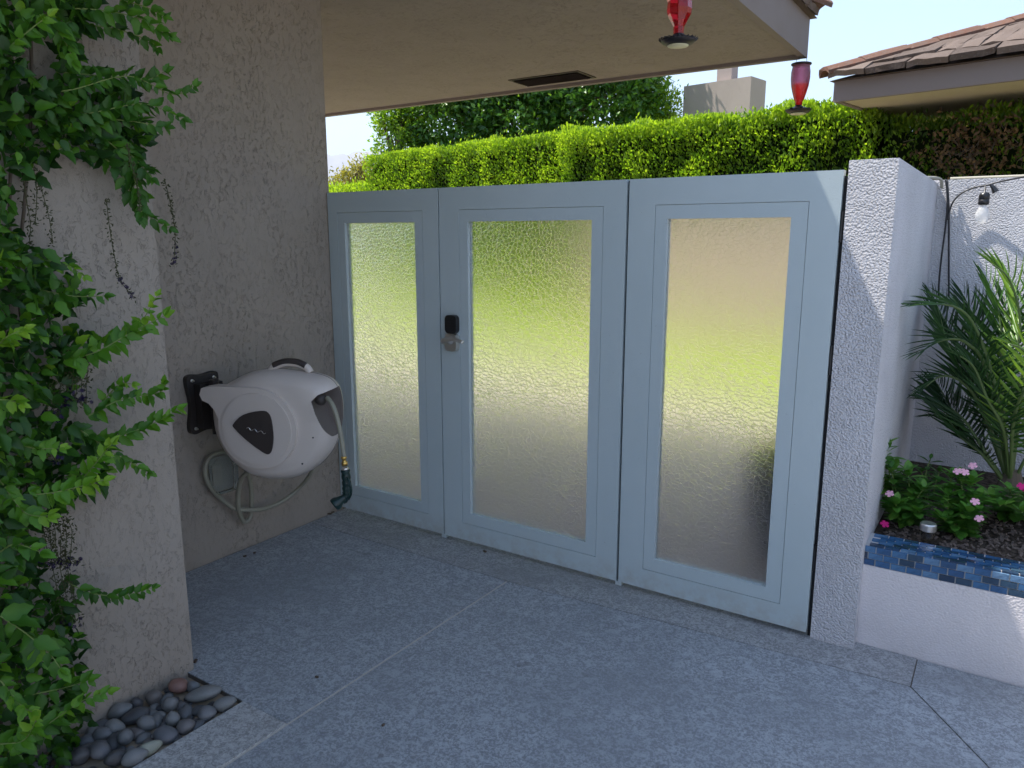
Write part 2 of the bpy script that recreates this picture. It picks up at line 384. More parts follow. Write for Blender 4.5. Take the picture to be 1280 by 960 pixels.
# patio: joint bed and slabs
patio = empty('patio', (-1, 1.5, 0)); tag(patio, kind='structure')
jb = bmesh.new(); box(jb, (-3.3, 1.457, -.15), (6, 3.1, -.0045)); box(jb, (-2.078, -8, -.15), (6, 1.4565, -.0045)); obj('joint_bed', jb, M_JOINT, patio)['kind'] = 'stuff'
fb_ = bmesh.new(); prism(fb_, [(-1.862, 1.46), (-1.838, 1.46), (-1.816, 2.735), (-1.844, 2.735)], -.02, -.0018); prism(fb_, [(-1.862, -7.9), (-1.838, -7.9), (-1.838, 1.4585), (-1.862, 1.4585)], -.02, -.0019); obj('joint_filler', fb_, plain('pale_joint_mortar', (.50, .46, .40), .95, var=.25, sc=50), patio)['kind'] = 'stuff'
def slab(pts, mat, z=0., bev=.006, label=None):
    bm = bmesh.new(); prism(bm, pts, -.08, z)
    o = obj('slab', bm, mat, patio, bevel=bev, seg=2)
    if label: o['label'] = label
g = .0022; gl_ = .0062
slab([(-3.17, 1.455+g), (-1.85-gl_, 1.455+g), (-1.83-gl_, 2.735-g), (-3.17, 2.735-g)], M_CONC)
slab([(-1.85+gl_*.6, -7.9), (1.9, -7.9), (1.9, .03), (-.152-g, 2.83-g), (-1.83+gl_*.6, 2.735-g), (-1.85+gl_*.6, 1.455)], M_CONC)
slab([(-2.075, -7.9), (-1.85-gl_, -7.9), (-1.85-gl_, 1.455-g), (-2.075, 1.455-g)], concrete('strip_concrete', (.42, .42, .41), 2.), .004, label='narrow concrete strip edging the pebble bed')
slab([(-3.17, 2.735+g), (-2.195-g/2, 2.735+g), (-2.195-g/2, 3.05), (-3.17, 3.05)], M_CONC2, .001, .0015)
slab([(-2.195+g/2, 2.735+g), (-1.83, 2.735+g), (-.152-g, 2.83+g), (-.152-g, 3.05), (-2.195+g/2, 3.05)], M_CONC2, .001, .0015)
slab([(-.152+g, 2.83+g), (1.9+g, .03+g), (5.9, .03+g), (5.9, 3.045), (-.152+g, 3.045)], M_CONC)
slab([(1.9+g, -7.9), (5.9, -7.9), (5.9, .03-g), (1.9+g, .03-g)], M_CONC)
# beyond the gate
drive = obj('driveway', nbox((-14, 3.1, -.1), (-.40, 9.5, -.006)), M_DRIVE); tag(drive, kind='structure')
bm = bmesh.new(); nx_ = 90; prev = None
for i in range(nx_+1):
    xp = -13 + 15.*i/nx_; wob = .05*mnoise.noise((xp*.9, 0, 3)); row = [bm.verts.new(HP(xp, yp+wob, z+.02*mnoise.noise((xp*2, yp*2, 1)))) for yp, z in ((6.50, -.05), (6.52, .03), (6.66, .30), (6.84, .60), (7.0, .72), (7.6, .76), (12, .80))]
    if prev:
        for k in range(6): bm.faces.new((prev[k], prev[k+1], row[k+1], row[k]))
    prev = row
lawn = obj('lawn', bm, M_LAWN, smooth=True); tag(lawn, kind='structure')
n = 24000; tt_ = rng.random(n); xps = rng.uniform(-11, -.2, n); yps = 6.52+.52*tt_; zs = np.interp(yps, [6.52, 6.66, 6.84, 7.0], [.03, .30, .60, .72])
R3 = np.array(HM.to_3x3()); P = np.c_[xps, yps, zs]@R3.T
D = rvec(n)*.5 + (0, -.25, 1); gm = scatter_mesh('grass', (KITE[0]*(1, .3, .4), KITE[1]), P, D, rvec(n)+(0, -.5, .3), rng.uniform(.03, .075, n), rng.random(n), M_GRASS)
tag(link('grass', gm), 'sunlit lime green grass on the low bank beyond the gate', 'grass', kind='stuff')
pot = empty('glazed_pot', (-.80, 3.62, 0), 'dark blue grey pot standing just behind the right gate panel, blurred by its glass', 'pot')
bm = bmesh.new(); lathe(bm, [(.10, -.004), (.13, .05), (.165, .18), (.17, .30), (.15, .36), (.165, .375), (.16, .39), (.14, .385), (.13, .33), (.02, .32)], 28, Matrix.Translation((-.78, 3.72, 0)) @ Matrix.Scale(1.45, 4)); obj('pot_body', bm, plain('dark_glaze', (.02, .028, .045), .2), pot, smooth=True)
# mountains
bm = bmesh.new(); prev = None
for i in range(200):
    a = math.radians(100 + i*.4) ; R0 = 6500
    base = Vector((math.cos(a), math.sin(a), 0))
    hgt = 830 + 170*mnoise.fractal((i*.06, 3.2, 0), 1, 2, 5) + 55*mnoise.noise((i*.9, 1, 1)) + 30*mnoise.noise((i*2.3, 4, 1))
    row = [bm.verts.new(base*(R0-1400+700*j) + Vector((0, 0, hgt*(j/4)**1.2*(1+.25*mnoise.noise((i*.5, j*1.3, 2))*(j < 4))-3))) for j in range(5)]
    row.append(bm.verts.new(base*(R0+2600)+Vector((0, 0, -3))))
    if prev:
        for k in range(5): bm.faces.new((prev[k], row[k], row[k+1], prev[k+1]))
    prev = row
tag(obj('mountain_ridge', bm, M_MOUNT, smooth=True), kind='structure')

# ================================================================== TAUPE HOUSE
house = empty('taupe_house', (-3.2, 1, 0), 'taupe skip-trowel stucco house with deep soffit and brown tiled eave over the gate', 'house')
SZ = 2.82
def subdiv_wall(lo, hi): return nbox(lo, hi)
obj('reel_wall', nbox((-3.55, 1.2, -.1), (-3.18, 3.0, 3.0)), M_TAUPE, house, bevel=.012, seg=3)
obj('return_wall', nbox((-3.50, -6, -.1), (-2.40, 1.482, 2.95)), M_TAUPE, house, bevel=.014, seg=3)
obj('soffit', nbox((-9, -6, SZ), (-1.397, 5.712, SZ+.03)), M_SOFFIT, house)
fas = bmesh.new(); box(fas, (-1.397, -6, SZ-.022), (-1.350, 5.760, SZ+.235)); box(fas, (-9, 5.712, SZ-.024), (-1.3985, 5.762, SZ+.233))
obj('fascia', fas, M_FASCIA, house)
EZ = SZ+.235
bm = bmesh.new()
vs = [bm.verts.new(p) for p in [(-9, -6, EZ+.003), (-1.31, -6, EZ+.003), (-1.31, 5.80, EZ+.003), (-9, 5.80, EZ+.003), (-9, -6, EZ+1.2), (-4.6, -6, EZ+1.2), (-4.6, 2.5, EZ+1.2), (-9, 2.5, EZ+1.2)]]
for q in ((3, 2, 1, 0), (4, 5, 6, 7), (1, 2, 6, 5), (2, 3, 7, 6), (0, 1, 5, 4), (3, 0, 4, 7)): bm.faces.new([vs[i] for i in q])
obj('roof_deck', bm, M_TILE, house)
# vent
vx0, vx1, vy0, vy1 = -3.527, -2.93, 5.34, 5.60
vt = empty('soffit_vent', (vx0, vy0, SZ)); adopt(vt, house)
fr = bmesh.new()
for lo, hi in (((vx0-.02, vy0-.02), (vx1+.02, vy0)), ((vx0-.02, vy1), (vx1+.02, vy1+.02)), ((vx0-.02, vy0), (vx0, vy1)), ((vx1, vy0), (vx1+.02, vy1))):
    box(fr, (*lo, SZ-.006), (*hi, SZ-.001))
obj('vent_frame', fr, M_VENT, vt)
obj('vent_opening_shade', nbox((vx0, vy0, SZ-.0035), (vx1, vy1, SZ-.0015)), M_GAP, vt)  # black sheet puts the dark of the opening behind the slats
sb = bmesh.new(); Mx = Matrix.Rotation(math.radians(35), 4, 'X'); box(sb, (-.29, -.014, -.001), (.29, .014, .001), Mx); sm = finish(sb, 'slat', M_VENT)
for i in range(7): link('slat', sm, vt, ((vx0+vx1)/2, vy0+.03+i*.034, SZ-.010))
# roof tiles on our eave
def tile_mesh(wd, ln, th, warp=.004, name='roof_tile', mat=M_TILE, arch=0.):
    bm = bmesh.new(); nx = 4; top = []; bot = []
    for j in (0, 1, 2):
        for i in range(nx+1):
            x = -wd/2 + wd*i/nx; y = ln*j/2; z = random.uniform(-warp, warp) + arch*(1-(2*i/nx-1)**2)
            top.append(bm.verts.new((x+random.uniform(-.004, .004), y+(random.uniform(-.012, .012) if j == 0 else 0), z+th))); bot.append(bm.verts.new((x, y, z)))
    W = nx+1
    for L_, s in ((top, 1), (bot, -1)):
        for j in range(2):
            for i in range(nx):
                q = [L_[j*W+i], L_[j*W+i+1], L_[(j+1)*W+i+1], L_[(j+1)*W+i]]; bm.faces.new(q if s > 0 else q[::-1])
    ring = [j*W for j in (2, 1)] + list(range(W)) + [W+nx, 2*W+nx] + [2*W+i for i in range(nx-1, 0, -1)]
    for a, b in zip(ring, ring[1:]+ring[:1]): bm.faces.new((top[a], bot[a], bot[b], top[b]))
    return finish(bm, name, mat, bevel=0)
TM = [tile_mesh(.278, .40, .044, .008) for _ in range(4)]
CM = [tile_mesh(.19, .36, .030, .002, 'ridge_tile', M_CAP, .045) for _ in range(3)]
pit = 1.2/3.29
def place_tile(ms, par, p, up, nrm, name='roof_tile'):
    M = Matrix.Translation(p) @ aim((0, 0, 0), nrm, Vector(up).cross(Vector(nrm))).to_4x4()
    o = link(name, random.choice(ms)); o.matrix_world = M; q = M.to_euler(); o.rotation_euler = q; o.location = p
    return adopt(o, par)
upv = Vector((-1, 0, pit)).normalized(); nv = upv.cross(Vector((0, 1, 0))); nv = nv if nv.z > 0 else -nv
for c in range(3):
    for i in range(30):
        y = 5.66 - i*.292 - (c % 2)*.146 - c*.33*.9
        if y < -2.9: continue
        p = Vector((-1.315, y, EZ+.004)) + upv*(.33*c) + nv*(.010+.012*c + random.uniform(0, .006))
        place_tile(TM, house, p, (upv-nv*.05).normalized(), nv)
hd = Vector((-3.29, -3.3, 1.2)).normalized(); hn = hd.cross(Vector((1, -1, 0))); hn = hn if hn.z > 0 else -hn; hn.normalize()
for i in range(6): place_tile(CM, house, Vector((-1.27, 5.84, EZ+.030)) + hd*(.31*i+.02) + hn*(.012+.004*(i % 2)), (hd-hn*.09).normalized(), hn, 'ridge_tile')

# ================================================================== GATE PANELS
GY = 2.978; GT = .045; ZB = .022; ZT = 1.82
def ring_bm(x0, x1, z0, z1, X0, X1, Z0, Z1, y0, y1):
    bm = bmesh.new()
    def loop(a, b, c, d, y): return [bm.verts.new(p) for p in ((a, y, c), (b, y, c), (b, y, d), (a, y, d))]
    A = loop(x0, x1, z0, z1, y0); B = loop(X0, X1, Z0, Z1, y0); Cc = loop(x0, x1, z0, z1, y1); Dd = loop(X0, X1, Z0, Z1, y1)
    for k in range(4):
        j = (k+1) % 4
        bm.faces.new((A[k], A[j], B[j], B[k])); bm.faces.new((Cc[k], Dd[k], Dd[j], Cc[j]))
        bm.faces.new((A[k], Cc[k], Cc[j], A[j])); bm.faces.new((B[k], B[j], Dd[j], Dd[k]))
    return bm
def gate_panel(name, label, x0, x1, gx0, gx1, bx0, bx1):
    t = empty(name, ((x0+x1)/2, GY+GT/2, ZB), label, 'gate')
    obj('outer_frame', ring_bm(x0, x1, ZB, ZT, bx0-.0018, bx1+.0018, .115-.0018, 1.712+.0018, GY, GY+GT), M_PAINT, t, bevel=.0035, seg=2)
    obj('glazing_frame', ring_bm(bx0, bx1, .115, 1.712, gx0, gx1, .172, 1.657, GY+.0012, GY+GT-.001), M_PAINT, t, bevel=.0015, seg=1)
    obj('glass_pane', nbox((gx0-.01, GY+.020, .162), (gx1+.01, GY+.028, 1.667)), M_GLASS, t)
    return t
gl = gate_panel('side_gate', 'narrowest pale blue framed glass panel, nearest the hose reel wall', -3.172, -2.402, -3.05, -2.555, -3.10, -2.503)
gc = gate_panel('gate_leaf', 'middle pale blue gate leaf with obscure glass and the keypad lock', -2.394, -1.388, -2.222, -1.550, -2.272, -1.496)
gr = gate_panel('side_gate', 'pale blue framed glass panel beside the white stucco pier', -1.376, -.545, -1.205, -.716, -1.256, -.656)
fo = nbox((-2.418, GY+.003, .002), (-2.388, GY+.04, ZB-.001)); obj('foot', fo, M_PAINT, gl, bevel=.002)
fo = nbox((-1.392, GY+.003, .002), (-1.362, GY+.04, ZB-.001)); obj('foot', fo, M_PAINT, gr, bevel=.002)
st = nbox((-2.4015, GY+.018, ZB), (-2.3945, GY+GT, ZT-.004)); obj('panel_gap_shade', st, M_GAP, gl)  # dark strip in the gap between panels, standing for its shade
st = nbox((-1.3875, GY+.018, ZB), (-1.3765, GY+GT, ZT-.004)); obj('panel_gap_shade', st, M_GAP, gr)
for z in (.34, 1.13, 1.62):
    bm = bmesh.new(); tube(bm, [(-.539, GY+.012, z-.055), (-.539, GY+.012, z+.055)], .0065, 10); obj('hinge', bm, M_BLACK, gr)
obj('pier_gap_shade', nbox((-.5435, GY+.020, .0), (-.5312, GY+.06, ZT-.02)), M_GAP, gr)  # dark strip added to close the pier gap, in place of its shade
# lock
lk = empty('keypad_lock', (-2.305, GY, 1.12)); adopt(lk, gc); lk['label'] = 'black keypad lock with brushed nickel lever'
def rrect(w, h, r, n=5, cx=0, cz=0):
    out = []
    for (sx, sz, a0) in ((1, 1, 0), (-1, 1, 90), (-1, -1, 180), (1, -1, 270)):
        for k in range(n+1):
            a = math.radians(a0+90*k/n); out.append((cx+sx*(w/2-r)+r*math.cos(a), cz+sz*(h/2-r)+r*math.sin(a)))
    return out
bm = bmesh.new(); prism(bm, rrect(.070, .092, .022, cx=-2.312, cz=1.157), GY-.030, GY-.0005, 'y'); obj('keypad', bm, M_BLACK, lk, bevel=.004, seg=3)
bm = bmesh.new(); prism(bm, rrect(.070, .086, .018, cx=-2.312, cz=1.066), GY-.032, GY-.0005, 'y'); obj('escutcheon', bm, M_STEEL, lk, bevel=.004, seg=3)
bm = bmesh.new(); lathe(bm, [(.024, 0), (.026, .006), (.020, .012), (.012, .016), (.012, .042), (.015, .046), (.015, .056), (.008, .06)], 20, aim((-2.318, GY-.026, 1.078), (0, -1, 0)))
obj('rosette', bm, M_STEEL, lk, smooth=True)
bm = bmesh.new(); tube(bm, catmull([(-2.322, GY-.078, 1.080), (-2.29, GY-.080, 1.086), (-2.250, GY-.078, 1.092), (-2.205, GY-.070, 1.080)], 5), [.015]*4+[.013]*4+[.011]*4+[.010]*4, 10, flat=.6); obj('lever', bm, M_STEEL, lk, smooth=True)
bm = bmesh.new()
for i in range(3):
    for j in range(4): box(bm, (-2.330+i*.014, GY-.0312, 1.135+j*.013), (-2.324+i*.014, GY-.0302, 1.140+j*.013))
obj('key_buttons', bm, M_GAP, lk)

# ================================================================== WHITE WALLS AND PLANTER
pier = obj('pier_wall', nbox((-.530, 2.982, -.1), (-.370, 4.52, 1.852)), M_WHITE, bevel=.022, seg=4)
tag(pier, 'white dash-stucco pier wall with a sunlit top that the gate closes against', 'wall')
gb = bmesh.new(); prism(gb, [(-.52, 4.50), (3.3, 4.50), (3.3, -6), (3.46, -6), (3.46, 4.66), (-.52, 4.66)], -.1, 1.868)  # unseen side return added to bounce sunlight onto the shaded gate and floor
gw = obj('garden_wall', gb, M_WHITE, bevel=.018, seg=3)
tag(gw, 'white stucco wall behind the palm with cables along its top, plus an unseen return added to bounce light', 'wall')
planter = empty('planter', (0.5, 3.1, 0), 'raised white stucco planter box with a blue mosaic tile cap', 'planter')
obj('planter_wall', nbox((-.372, 3.052, -.1), (3.29, 3.20, .331)), M_WHITE2, planter, bevel=.004)
obj('grout_bed', nbox((-.371, 3.058, .329), (3.29, 3.205, .4085)), M_GROUT, planter)
obj('soil', nbox((-.372, 3.203, .0), (3.302, 4.502, .385)), M_SOIL, planter)
tb = bmesh.new(); box(tb, (-.0250, -.004, -.0115), (.0250, .004, .0115)); tmF = finish(tb, 'tile', M_MOSAIC, bevel=.0018, seg=2)
tb = bmesh.new(); box(tb, (-.0250, -.0115, -.004), (.0250, .0115, .004)); tmT = finish(tb, 'tile', M_MOSAIC, bevel=.0018, seg=2)
nT = 0
for r in range(3):
    for i in range(22):
        x = -.345 + i*.054 + (r % 2)*.027 - .012
        if x-.026 < -.370: continue
        link('tile', tmF, planter, (x+random.uniform(-.0005, .0005), 3.0565, .3445+r*.0262), (random.uniform(-.02, .02), 0, 0)); nT += 1
    if r % 2 == 0: link('tile', tmF, planter, (-.3505, 3.0565, .3445+r*.0262), None, (.72, 1, 1))
    else: link('tile', tmF, planter, (-.3640, 3.0565, .3445+r*.0262), None, (.2, 1, 1))
for r in range(5):
    for i in range(22):
        x = -.345 + i*.054 + ((r+1) % 2)*.027 - .012
        if x-.026 < -.370: continue
        link('tile', tmT, planter, (x, 3.069+.027*r, .4115), (0, random.uniform(-.015, .015), 0)); nT += 1

# ================================================================== PEBBLE BED
bed = empty('pebble_bed', (-2.24, 1.1, 0)); tag(bed, kind='structure')
obj('bed_soil', nbox((-2.40, -2, -.1), (-2.079, 1.456, -.034)), grd('dark_bed_soil', (.012, .010, .009), (.05, .038, .03), 60), bed)
def pebble_mesh(seed, mat):
    bm = bmesh.new(); bmesh.ops.create_icosphere(bm, subdivisions=3, radius=1)
    for v in bm.verts:
        n_ = mnoise.noise(v.co*.9 + Vector((seed*3.1, seed, 0))); v.co *= 1 + .16*n_
        v.co.z = math.copysign(abs(v.co.z)**1.15, v.co.z)
    return finish(bm, 'stone', mat, smooth=True)
PM = [pebble_mesh(i, M_STONE) for i in range(6)]; PR = pebble_mesh(9, M_STONER); PG = pebble_mesh(4, M_STONEG)
spots = []
def peb(x, y, a, b, c, rot, me=None, z=None, label=None):
    z = -.028 + c*.85 if z is None else z
    o = link('stone', me or random.choice(PM), bed, (x, y, z), (random.uniform(-.25, .25), random.uniform(-.25, .25), rot), (a, b, c))
    if label: o['label'] = label
    spots.append((x, y, max(a, b)))
for (px_, py_, a, b, rot, me, lb) in [(223, 858, .034, .030, .3, PR, 'reddish brown rounded stone'), (255, 868, .062, .036, 0.9, PM[1], None), (258, 889, .033, .030, .2, None, None), (212, 880, .030, .026, .6, PM[2], None),
        (281, 879, .040, .024, 1.1, None, None), (207, 915, .040, .036, .5, PM[3], None), (170, 893, .046, .030, 1.2, None, None), (186, 938, .042, .018, 1.3, PG, 'flat pale green stone'), (149, 888, .042, .028, 1.0, None, None),
        (192, 870, .030, .028, 0, None, None), (216, 898, .026, .022, 0, None, None), (183, 905, .032, .022, .9, None, None), (157, 922, .026, .024, 0, None, None), (232, 905, .030, .026, .4, None, None), (142, 908, .036, .026, .6, None, None),
        (128, 915, .032, .024, .4, PM[4], None), (125, 938, .036, .030, 0, None, None), (145, 948, .036, .022, 1.1, None, None), (168, 948, .040, .024, 1.2, None, None), (100, 945, .034, .03, 0, None, None), (241, 856, .024, .02, .6, None, None), (170, 878, .024, .022, 0, None, None)]:
    p = onz(px_, py_, .01); peb(p.x, p.y, a*.98, b*1.0, .026, rot+random.uniform(-.2, .2), me, .008+random.uniform(-.008, .008), lb)
for k in range(900):
    x, y = random.uniform(-2.375, -2.105), random.uniform(.55, 1.43); r = random.uniform(.013, .030)
    if all((x-a)**2+(y-b)**2 > (.62*(r+c))**2 for a, b, c in spots): peb(x, y, r*1.25, r*.95, r*.75, random.uniform(0, 6), z=-.024+r*.5)

# ================================================================== HOSE REEL
RA = math.radians(25); RU = Vector((math.cos(RA), math.sin(RA), 0)); RN = Vector((math.sin(RA), -math.cos(RA), 0)); HG = Vector((-3.10, 2.10, 0))
RM = Matrix(((RU.x, 0, RN.x, HG.x), (RU.y, 0, RN.y, HG.y), (0, 1, 0, 0), (0, 0, 0, 1)))   # local (u, z, n) -> world
reel = empty('hose_reel', (-3.15, 2.12, .67), 'warm grey wall-mounted retractable garden hose reel with dark triangular badge', 'hose reel')
OUT = [(.055, .835), (.075, .885), (.14, .93), (.21, .965), (.28, .985), (.37, .992), (.46, .985), (.54, .975), (.60, .958), (.638, .925), (.655, .87), (.658, .79), (.643, .70), (.610, .62), (.555, .555), (.485, .505), (.40, .478), (.31, .474), (.23, .490), (.155, .535), (.095, .605), (.062, .68), (.052, .76)]
outl = catmull([(u, z, 0) for u, z in OUT], 3, True); CC = Vector((.335, .735, 0))
bm = bmesh.new(); rings = []
for nn, sc in ((-.112, .70), (-.108, .80), (-.096, .88), (-.072, .945), (-.035, .985), (0, 1), (.035, .990), (.066, .955), (.088, .90), (.100, .835), (.105, .79), (.105, .6)):
    rings.append([bm.verts.new(RM @ Vector((CC.x+(p.x-CC.x)*sc, CC.y+(p.y-CC.y)*sc, nn))) for p in outl])
for A, B in zip(rings, rings[1:]):
    for k in range(len(A)): bm.faces.new((A[k], A[(k+1) % len(A)], B[(k+1) % len(A)], B[k]))
bm.faces.new(rings[0][::-1]); bm.faces.new(rings[-1])
body = obj('housing', bm, [M_REEL, M_REELM], reel)
sm_ = bmesh.new(); tube(sm_, [RM @ Vector((CC.x+(p.x-CC.x)*.999, CC.y+(p.y-CC.y)*.999, -.004)) for p in outl]+[RM @ Vector((outl[0].x, outl[0].y, -.004))], .0016, 5); obj('shell_seam', sm_, M_REELM, reel)
# mouth recess cut with a boolean
cb = bmesh.new()
mp_ = [(.560, .865), (.590, .895), (.645, .915), (.70, .92), (.70, .76), (.66, .70), (.632, .695), (.605, .74), (.575, .81)]
prism(cb, [(a, b) for a, b in mp_], -.035, .14, 'z', RM)
cm = finish(cb, 'cutter', M_REELM, bevel=.008, seg=2); cut = bpy.data.objects.new('cutter', cm); COL.objects.link(cut)
md = body.modifiers.new('cut', 'BOOLEAN'); md.object = cut; md.operation = 'DIFFERENCE'; md.solver = 'EXACT'
bpy.context.view_layer.update()
dg = bpy.context.evaluated_depsgraph_get(); nm = bpy.data.meshes.new_from_object(body.evaluated_get(dg)); body.modifiers.clear(); body.data = nm
bpy.data.objects.remove(cut)
nm.shade_smooth()
try: nm.set_sharp_from_angle(angle=math.radians(38))
except Exception: pass
# front cover plate with arm to the bracket
def rplate(name, pts, n0, n1, mat, par, bev=.004, n=4, smooth=True, closed=True):
    P = catmull([(a, b, 0) for a, b in pts], n, True) if n > 1 else [Vector((a, b, 0)) for a, b in pts]
    bm = bmesh.new(); prism(bm, [(p.x, p.y) for p in P], n0, n1, 'z', RM); o = obj(name, bm, mat, par, bevel=bev, seg=3)
    o.data.shade_smooth()
    try: o.data.set_sharp_from_angle(angle=math.radians(50))
    except Exception: pass
    return o
circ = []
for k in range(0, 30):
    a = math.radians(70 - k*(250/29.)); circ.append((.305+.186*math.cos(a), .735+.186*math.sin(a)))
plate = circ + [(.122, .775), (.105, .815), (.080, .845), (.050, .858), (.038, .885), (.050, .915), (.10, .924), (.18, .924), (.26, .924), (.325, .922)]
rplate('side_cover', plate, .060, .124, M_REEL, reel, .013, 1)
circ2 = [(.305+.165*math.cos(2*math.pi*k/40), .735+.165*math.sin(2*math.pi*k/40)) for k in range(40)]
rplate('cover_step', circ2, .1235, .1315, M_REEL, reel, .006, 1)
tri = [(.198, .757), (.25, .802), (.33, .822), (.368, .815), (.383, .775), (.386, .70), (.374, .640), (.352, .622), (.31, .645), (.25, .69), (.205, .735)]
badge = rplate('badge', tri, .1305, .1365, M_REELD, reel, .002, 3)
lo = [(.262+.010*i, .741-.0022*i+.006*math.sin(i*2.1), .1371) for i in range(10)]
bm = bmesh.new(); tube(bm, [RM @ Vector(p) for p in catmull(lo, 4)], .0014, 5); obj('badge_script', bm, M_STEEL, badge)
# handle on top
hp = [(.325, .975, 0), (.345, 1.000, .0), (.40, 1.020, 0), (.46, 1.018, 0), (.50, 1.002, 0), (.518, .978, 0)]
bm = bmesh.new(); tube(bm, [RM @ p for p in catmull(hp, 5)], .017, 12, flat=1.0); obj('handle', bm, M_REEL, reel, smooth=True)
bm = bmesh.new(); tube(bm, [RM @ (p+Vector((0, .006, .004))) for p in catmull(hp[1:5], 6)], .0155, 12); obj('handle_grip', bm, M_REELD, reel, smooth=True)
# screws
for u_, z_, n_ in ((.535, .915, .098), (.560, .70, .103), (.500, .575, .100)):
    bm = bmesh.new(); lathe(bm, [(.0055, -.02), (.0055, .001), (.003, .003)], 10, RM @ Matrix.Translation((u_, z_, n_))); obj('screw_hole', bm, M_GAP, reel)
# bracket on the wall
br = empty('wall_bracket', (-3.175, 2.12, .8)); adopt(br, reel)
bp = catmull([(y, z, 0) for y, z in [(2.035, .925), (2.06, .952), (2.12, .945), (2.19, .952), (2.205, .92), (2.195, .81), (2.205, .70), (2.185, .672), (2.12, .678), (2.055, .668), (2.035, .70), (2.05, .81)]], 4, True)
bm = bmesh.new(); prism(bm, [(p.x, p.y) for p in bp], -3.179, -3.150, 'x'); obj('back_plate', bm, M_BRACK, br, bevel=.006, seg=3)
bm = bmesh.new(); prism(bm, [(2.07, .70), (2.19, .70), (2.19, .91), (2.07, .91)], -3.151, -3.10, 'x'); obj('hinge_block', bm, M_BRACK, br, bevel=.012, seg=3)
bm = bmesh.new(); tube(bm, [(-3.075, 2.125, .62+.05), (-3.075, 2.125, .93)], .022, 16); obj('hinge_pin', bm, M_BRACK, br, smooth=False)
bb = bmesh.new(); lathe(bb, [(.008, 0), (.008, .004), (.0045, .005), (.0045, .016), (.003, .018)], 8, aim((0, 0, 0), (1, 0, 0))); bom = finish(bb, 'bolt', M_STEEL)
for y_, z_ in ((2.062, .925), (2.178, .925), (2.062, .695), (2.178, .695)): link('bolt', bom, br, (-3.150, y_, z_))
# hose ball, hose, nozzle
pb = RM @ Vector((.598, .872, .085))
bm = bmesh.new(); lathe(bm, [(.001, -.024), (.016, -.021), (.026, -.008), (.027, .004), (.022, .016), (.012, .024), (.001, .026)], 18, aim(pb, RN*.6+RU*.6-UP*.3)); obj('hose_stop', bm, M_REELD, reel, smooth=True)
def rp(px_, py_, plane_n=.13): # point of the picture on the plane parallel to the reel face
    d = ray(px_, py_); P0 = HG + RN*plane_n; return EYEP + d*((P0-EYEP).dot(RN)/d.dot(RN))
hz = [rp(409, 497, .10), rp(416, 507, .125), rp(422, 525, .13), rp(427, 550, .13), rp(430, 572, .13)]
bm = bmesh.new(); tube(bm, catmull(hz, 5), .0105, 10); obj('hose_end', bm, M_HOSE, reel, smooth=True)
a, b = rp(429.5, 570, .13), rp(431.5, 585, .13); ax = (b-a)
bm = bmesh.new(); lathe(bm, [(.010, 0), (.013, .004), (.013, .012), (.009, .016), (.009, .024), (.014, .028), (.014, .044)], 14, aim(a, ax)); obj('brass_fitting', bm, M_BRASS, reel, smooth=True)
nz = empty('spray_nozzle', b); adopt(nz, reel)
bm = bmesh.new(); lathe(bm, [(.013, -.004), (.0165, 0), (.0165, .010), (.013, .012)], 14, aim(b, ax)); obj('metal_collar', bm, M_STEEL, nz, smooth=True)
npts = [rp(431.5, 587, .13), rp(433, 600, .13), rp(433.5, 612, .13), rp(433, 620, .13), rp(428, 626, .135)]
bm = bmesh.new(); tube(bm, catmull(npts, 5), [.0195+.0022*math.sin(i*2.2) for i in range(21)], 14); obj('nozzle_grip', bm, M_NOZ, nz, smooth=True)
hc = rp(431, 621, .135); hdn = (rp(417, 632, .16)-hc).normalized()
bm = bmesh.new(); lathe(bm, [(.008, -.012), (.016, -.004), (.017, .012), (.021, .026), (.029, .040), (.031, .052), (.028, .060), (.018, .061), (.002, .058)], 18, aim(hc, hdn)); obj('spray_head', bm, M_NOZ, nz, smooth=True)
tp = [rp(434, 597, .155), rp(438, 606, .17), rp(439, 616, .165), rp(436, 624, .15)]
bm = bmesh.new(); tube(bm, catmull(tp, 4), .005, 8); obj('trigger', bm, M_NOZ, nz, smooth=True)
# supply hose loops
def wp(px_, py_, X=-3.14): return onx(px_, py_, X)
hl = [wp(283, 566), wp(270, 567), wp(259, 576), wp(256.5, 592), wp(262, 608), wp(275, 622), wp(292, 635, -3.12), wp(310, 637.5, -3.10), wp(330, 636, -3.10), wp(352, 627, -3.08), wp(372, 612, -3.06), wp(386, 596, -3.0), wp(391, 585, -2.96)]
hl2 = [wp(312, 588, -3.02), wp(302, 598, -3.06), wp(298, 615, -3.09), wp(298, 635, -3.10), wp(303, 650, -3.12), wp(308, 652, -3.13), wp(313, 645, -3.13), wp(314.5, 625, -3.13), wp(312, 600, -3.12), wp(303, 578, -3.10), wp(296, 568, -3.1)]
sh = bmesh.new(); tube(sh, catmull(hl, 7), .0115, 10); tube(sh, catmull(hl2, 7), .0115, 10); 
obj('supply_hose', sh, M_HOSE, reel, smooth=True)
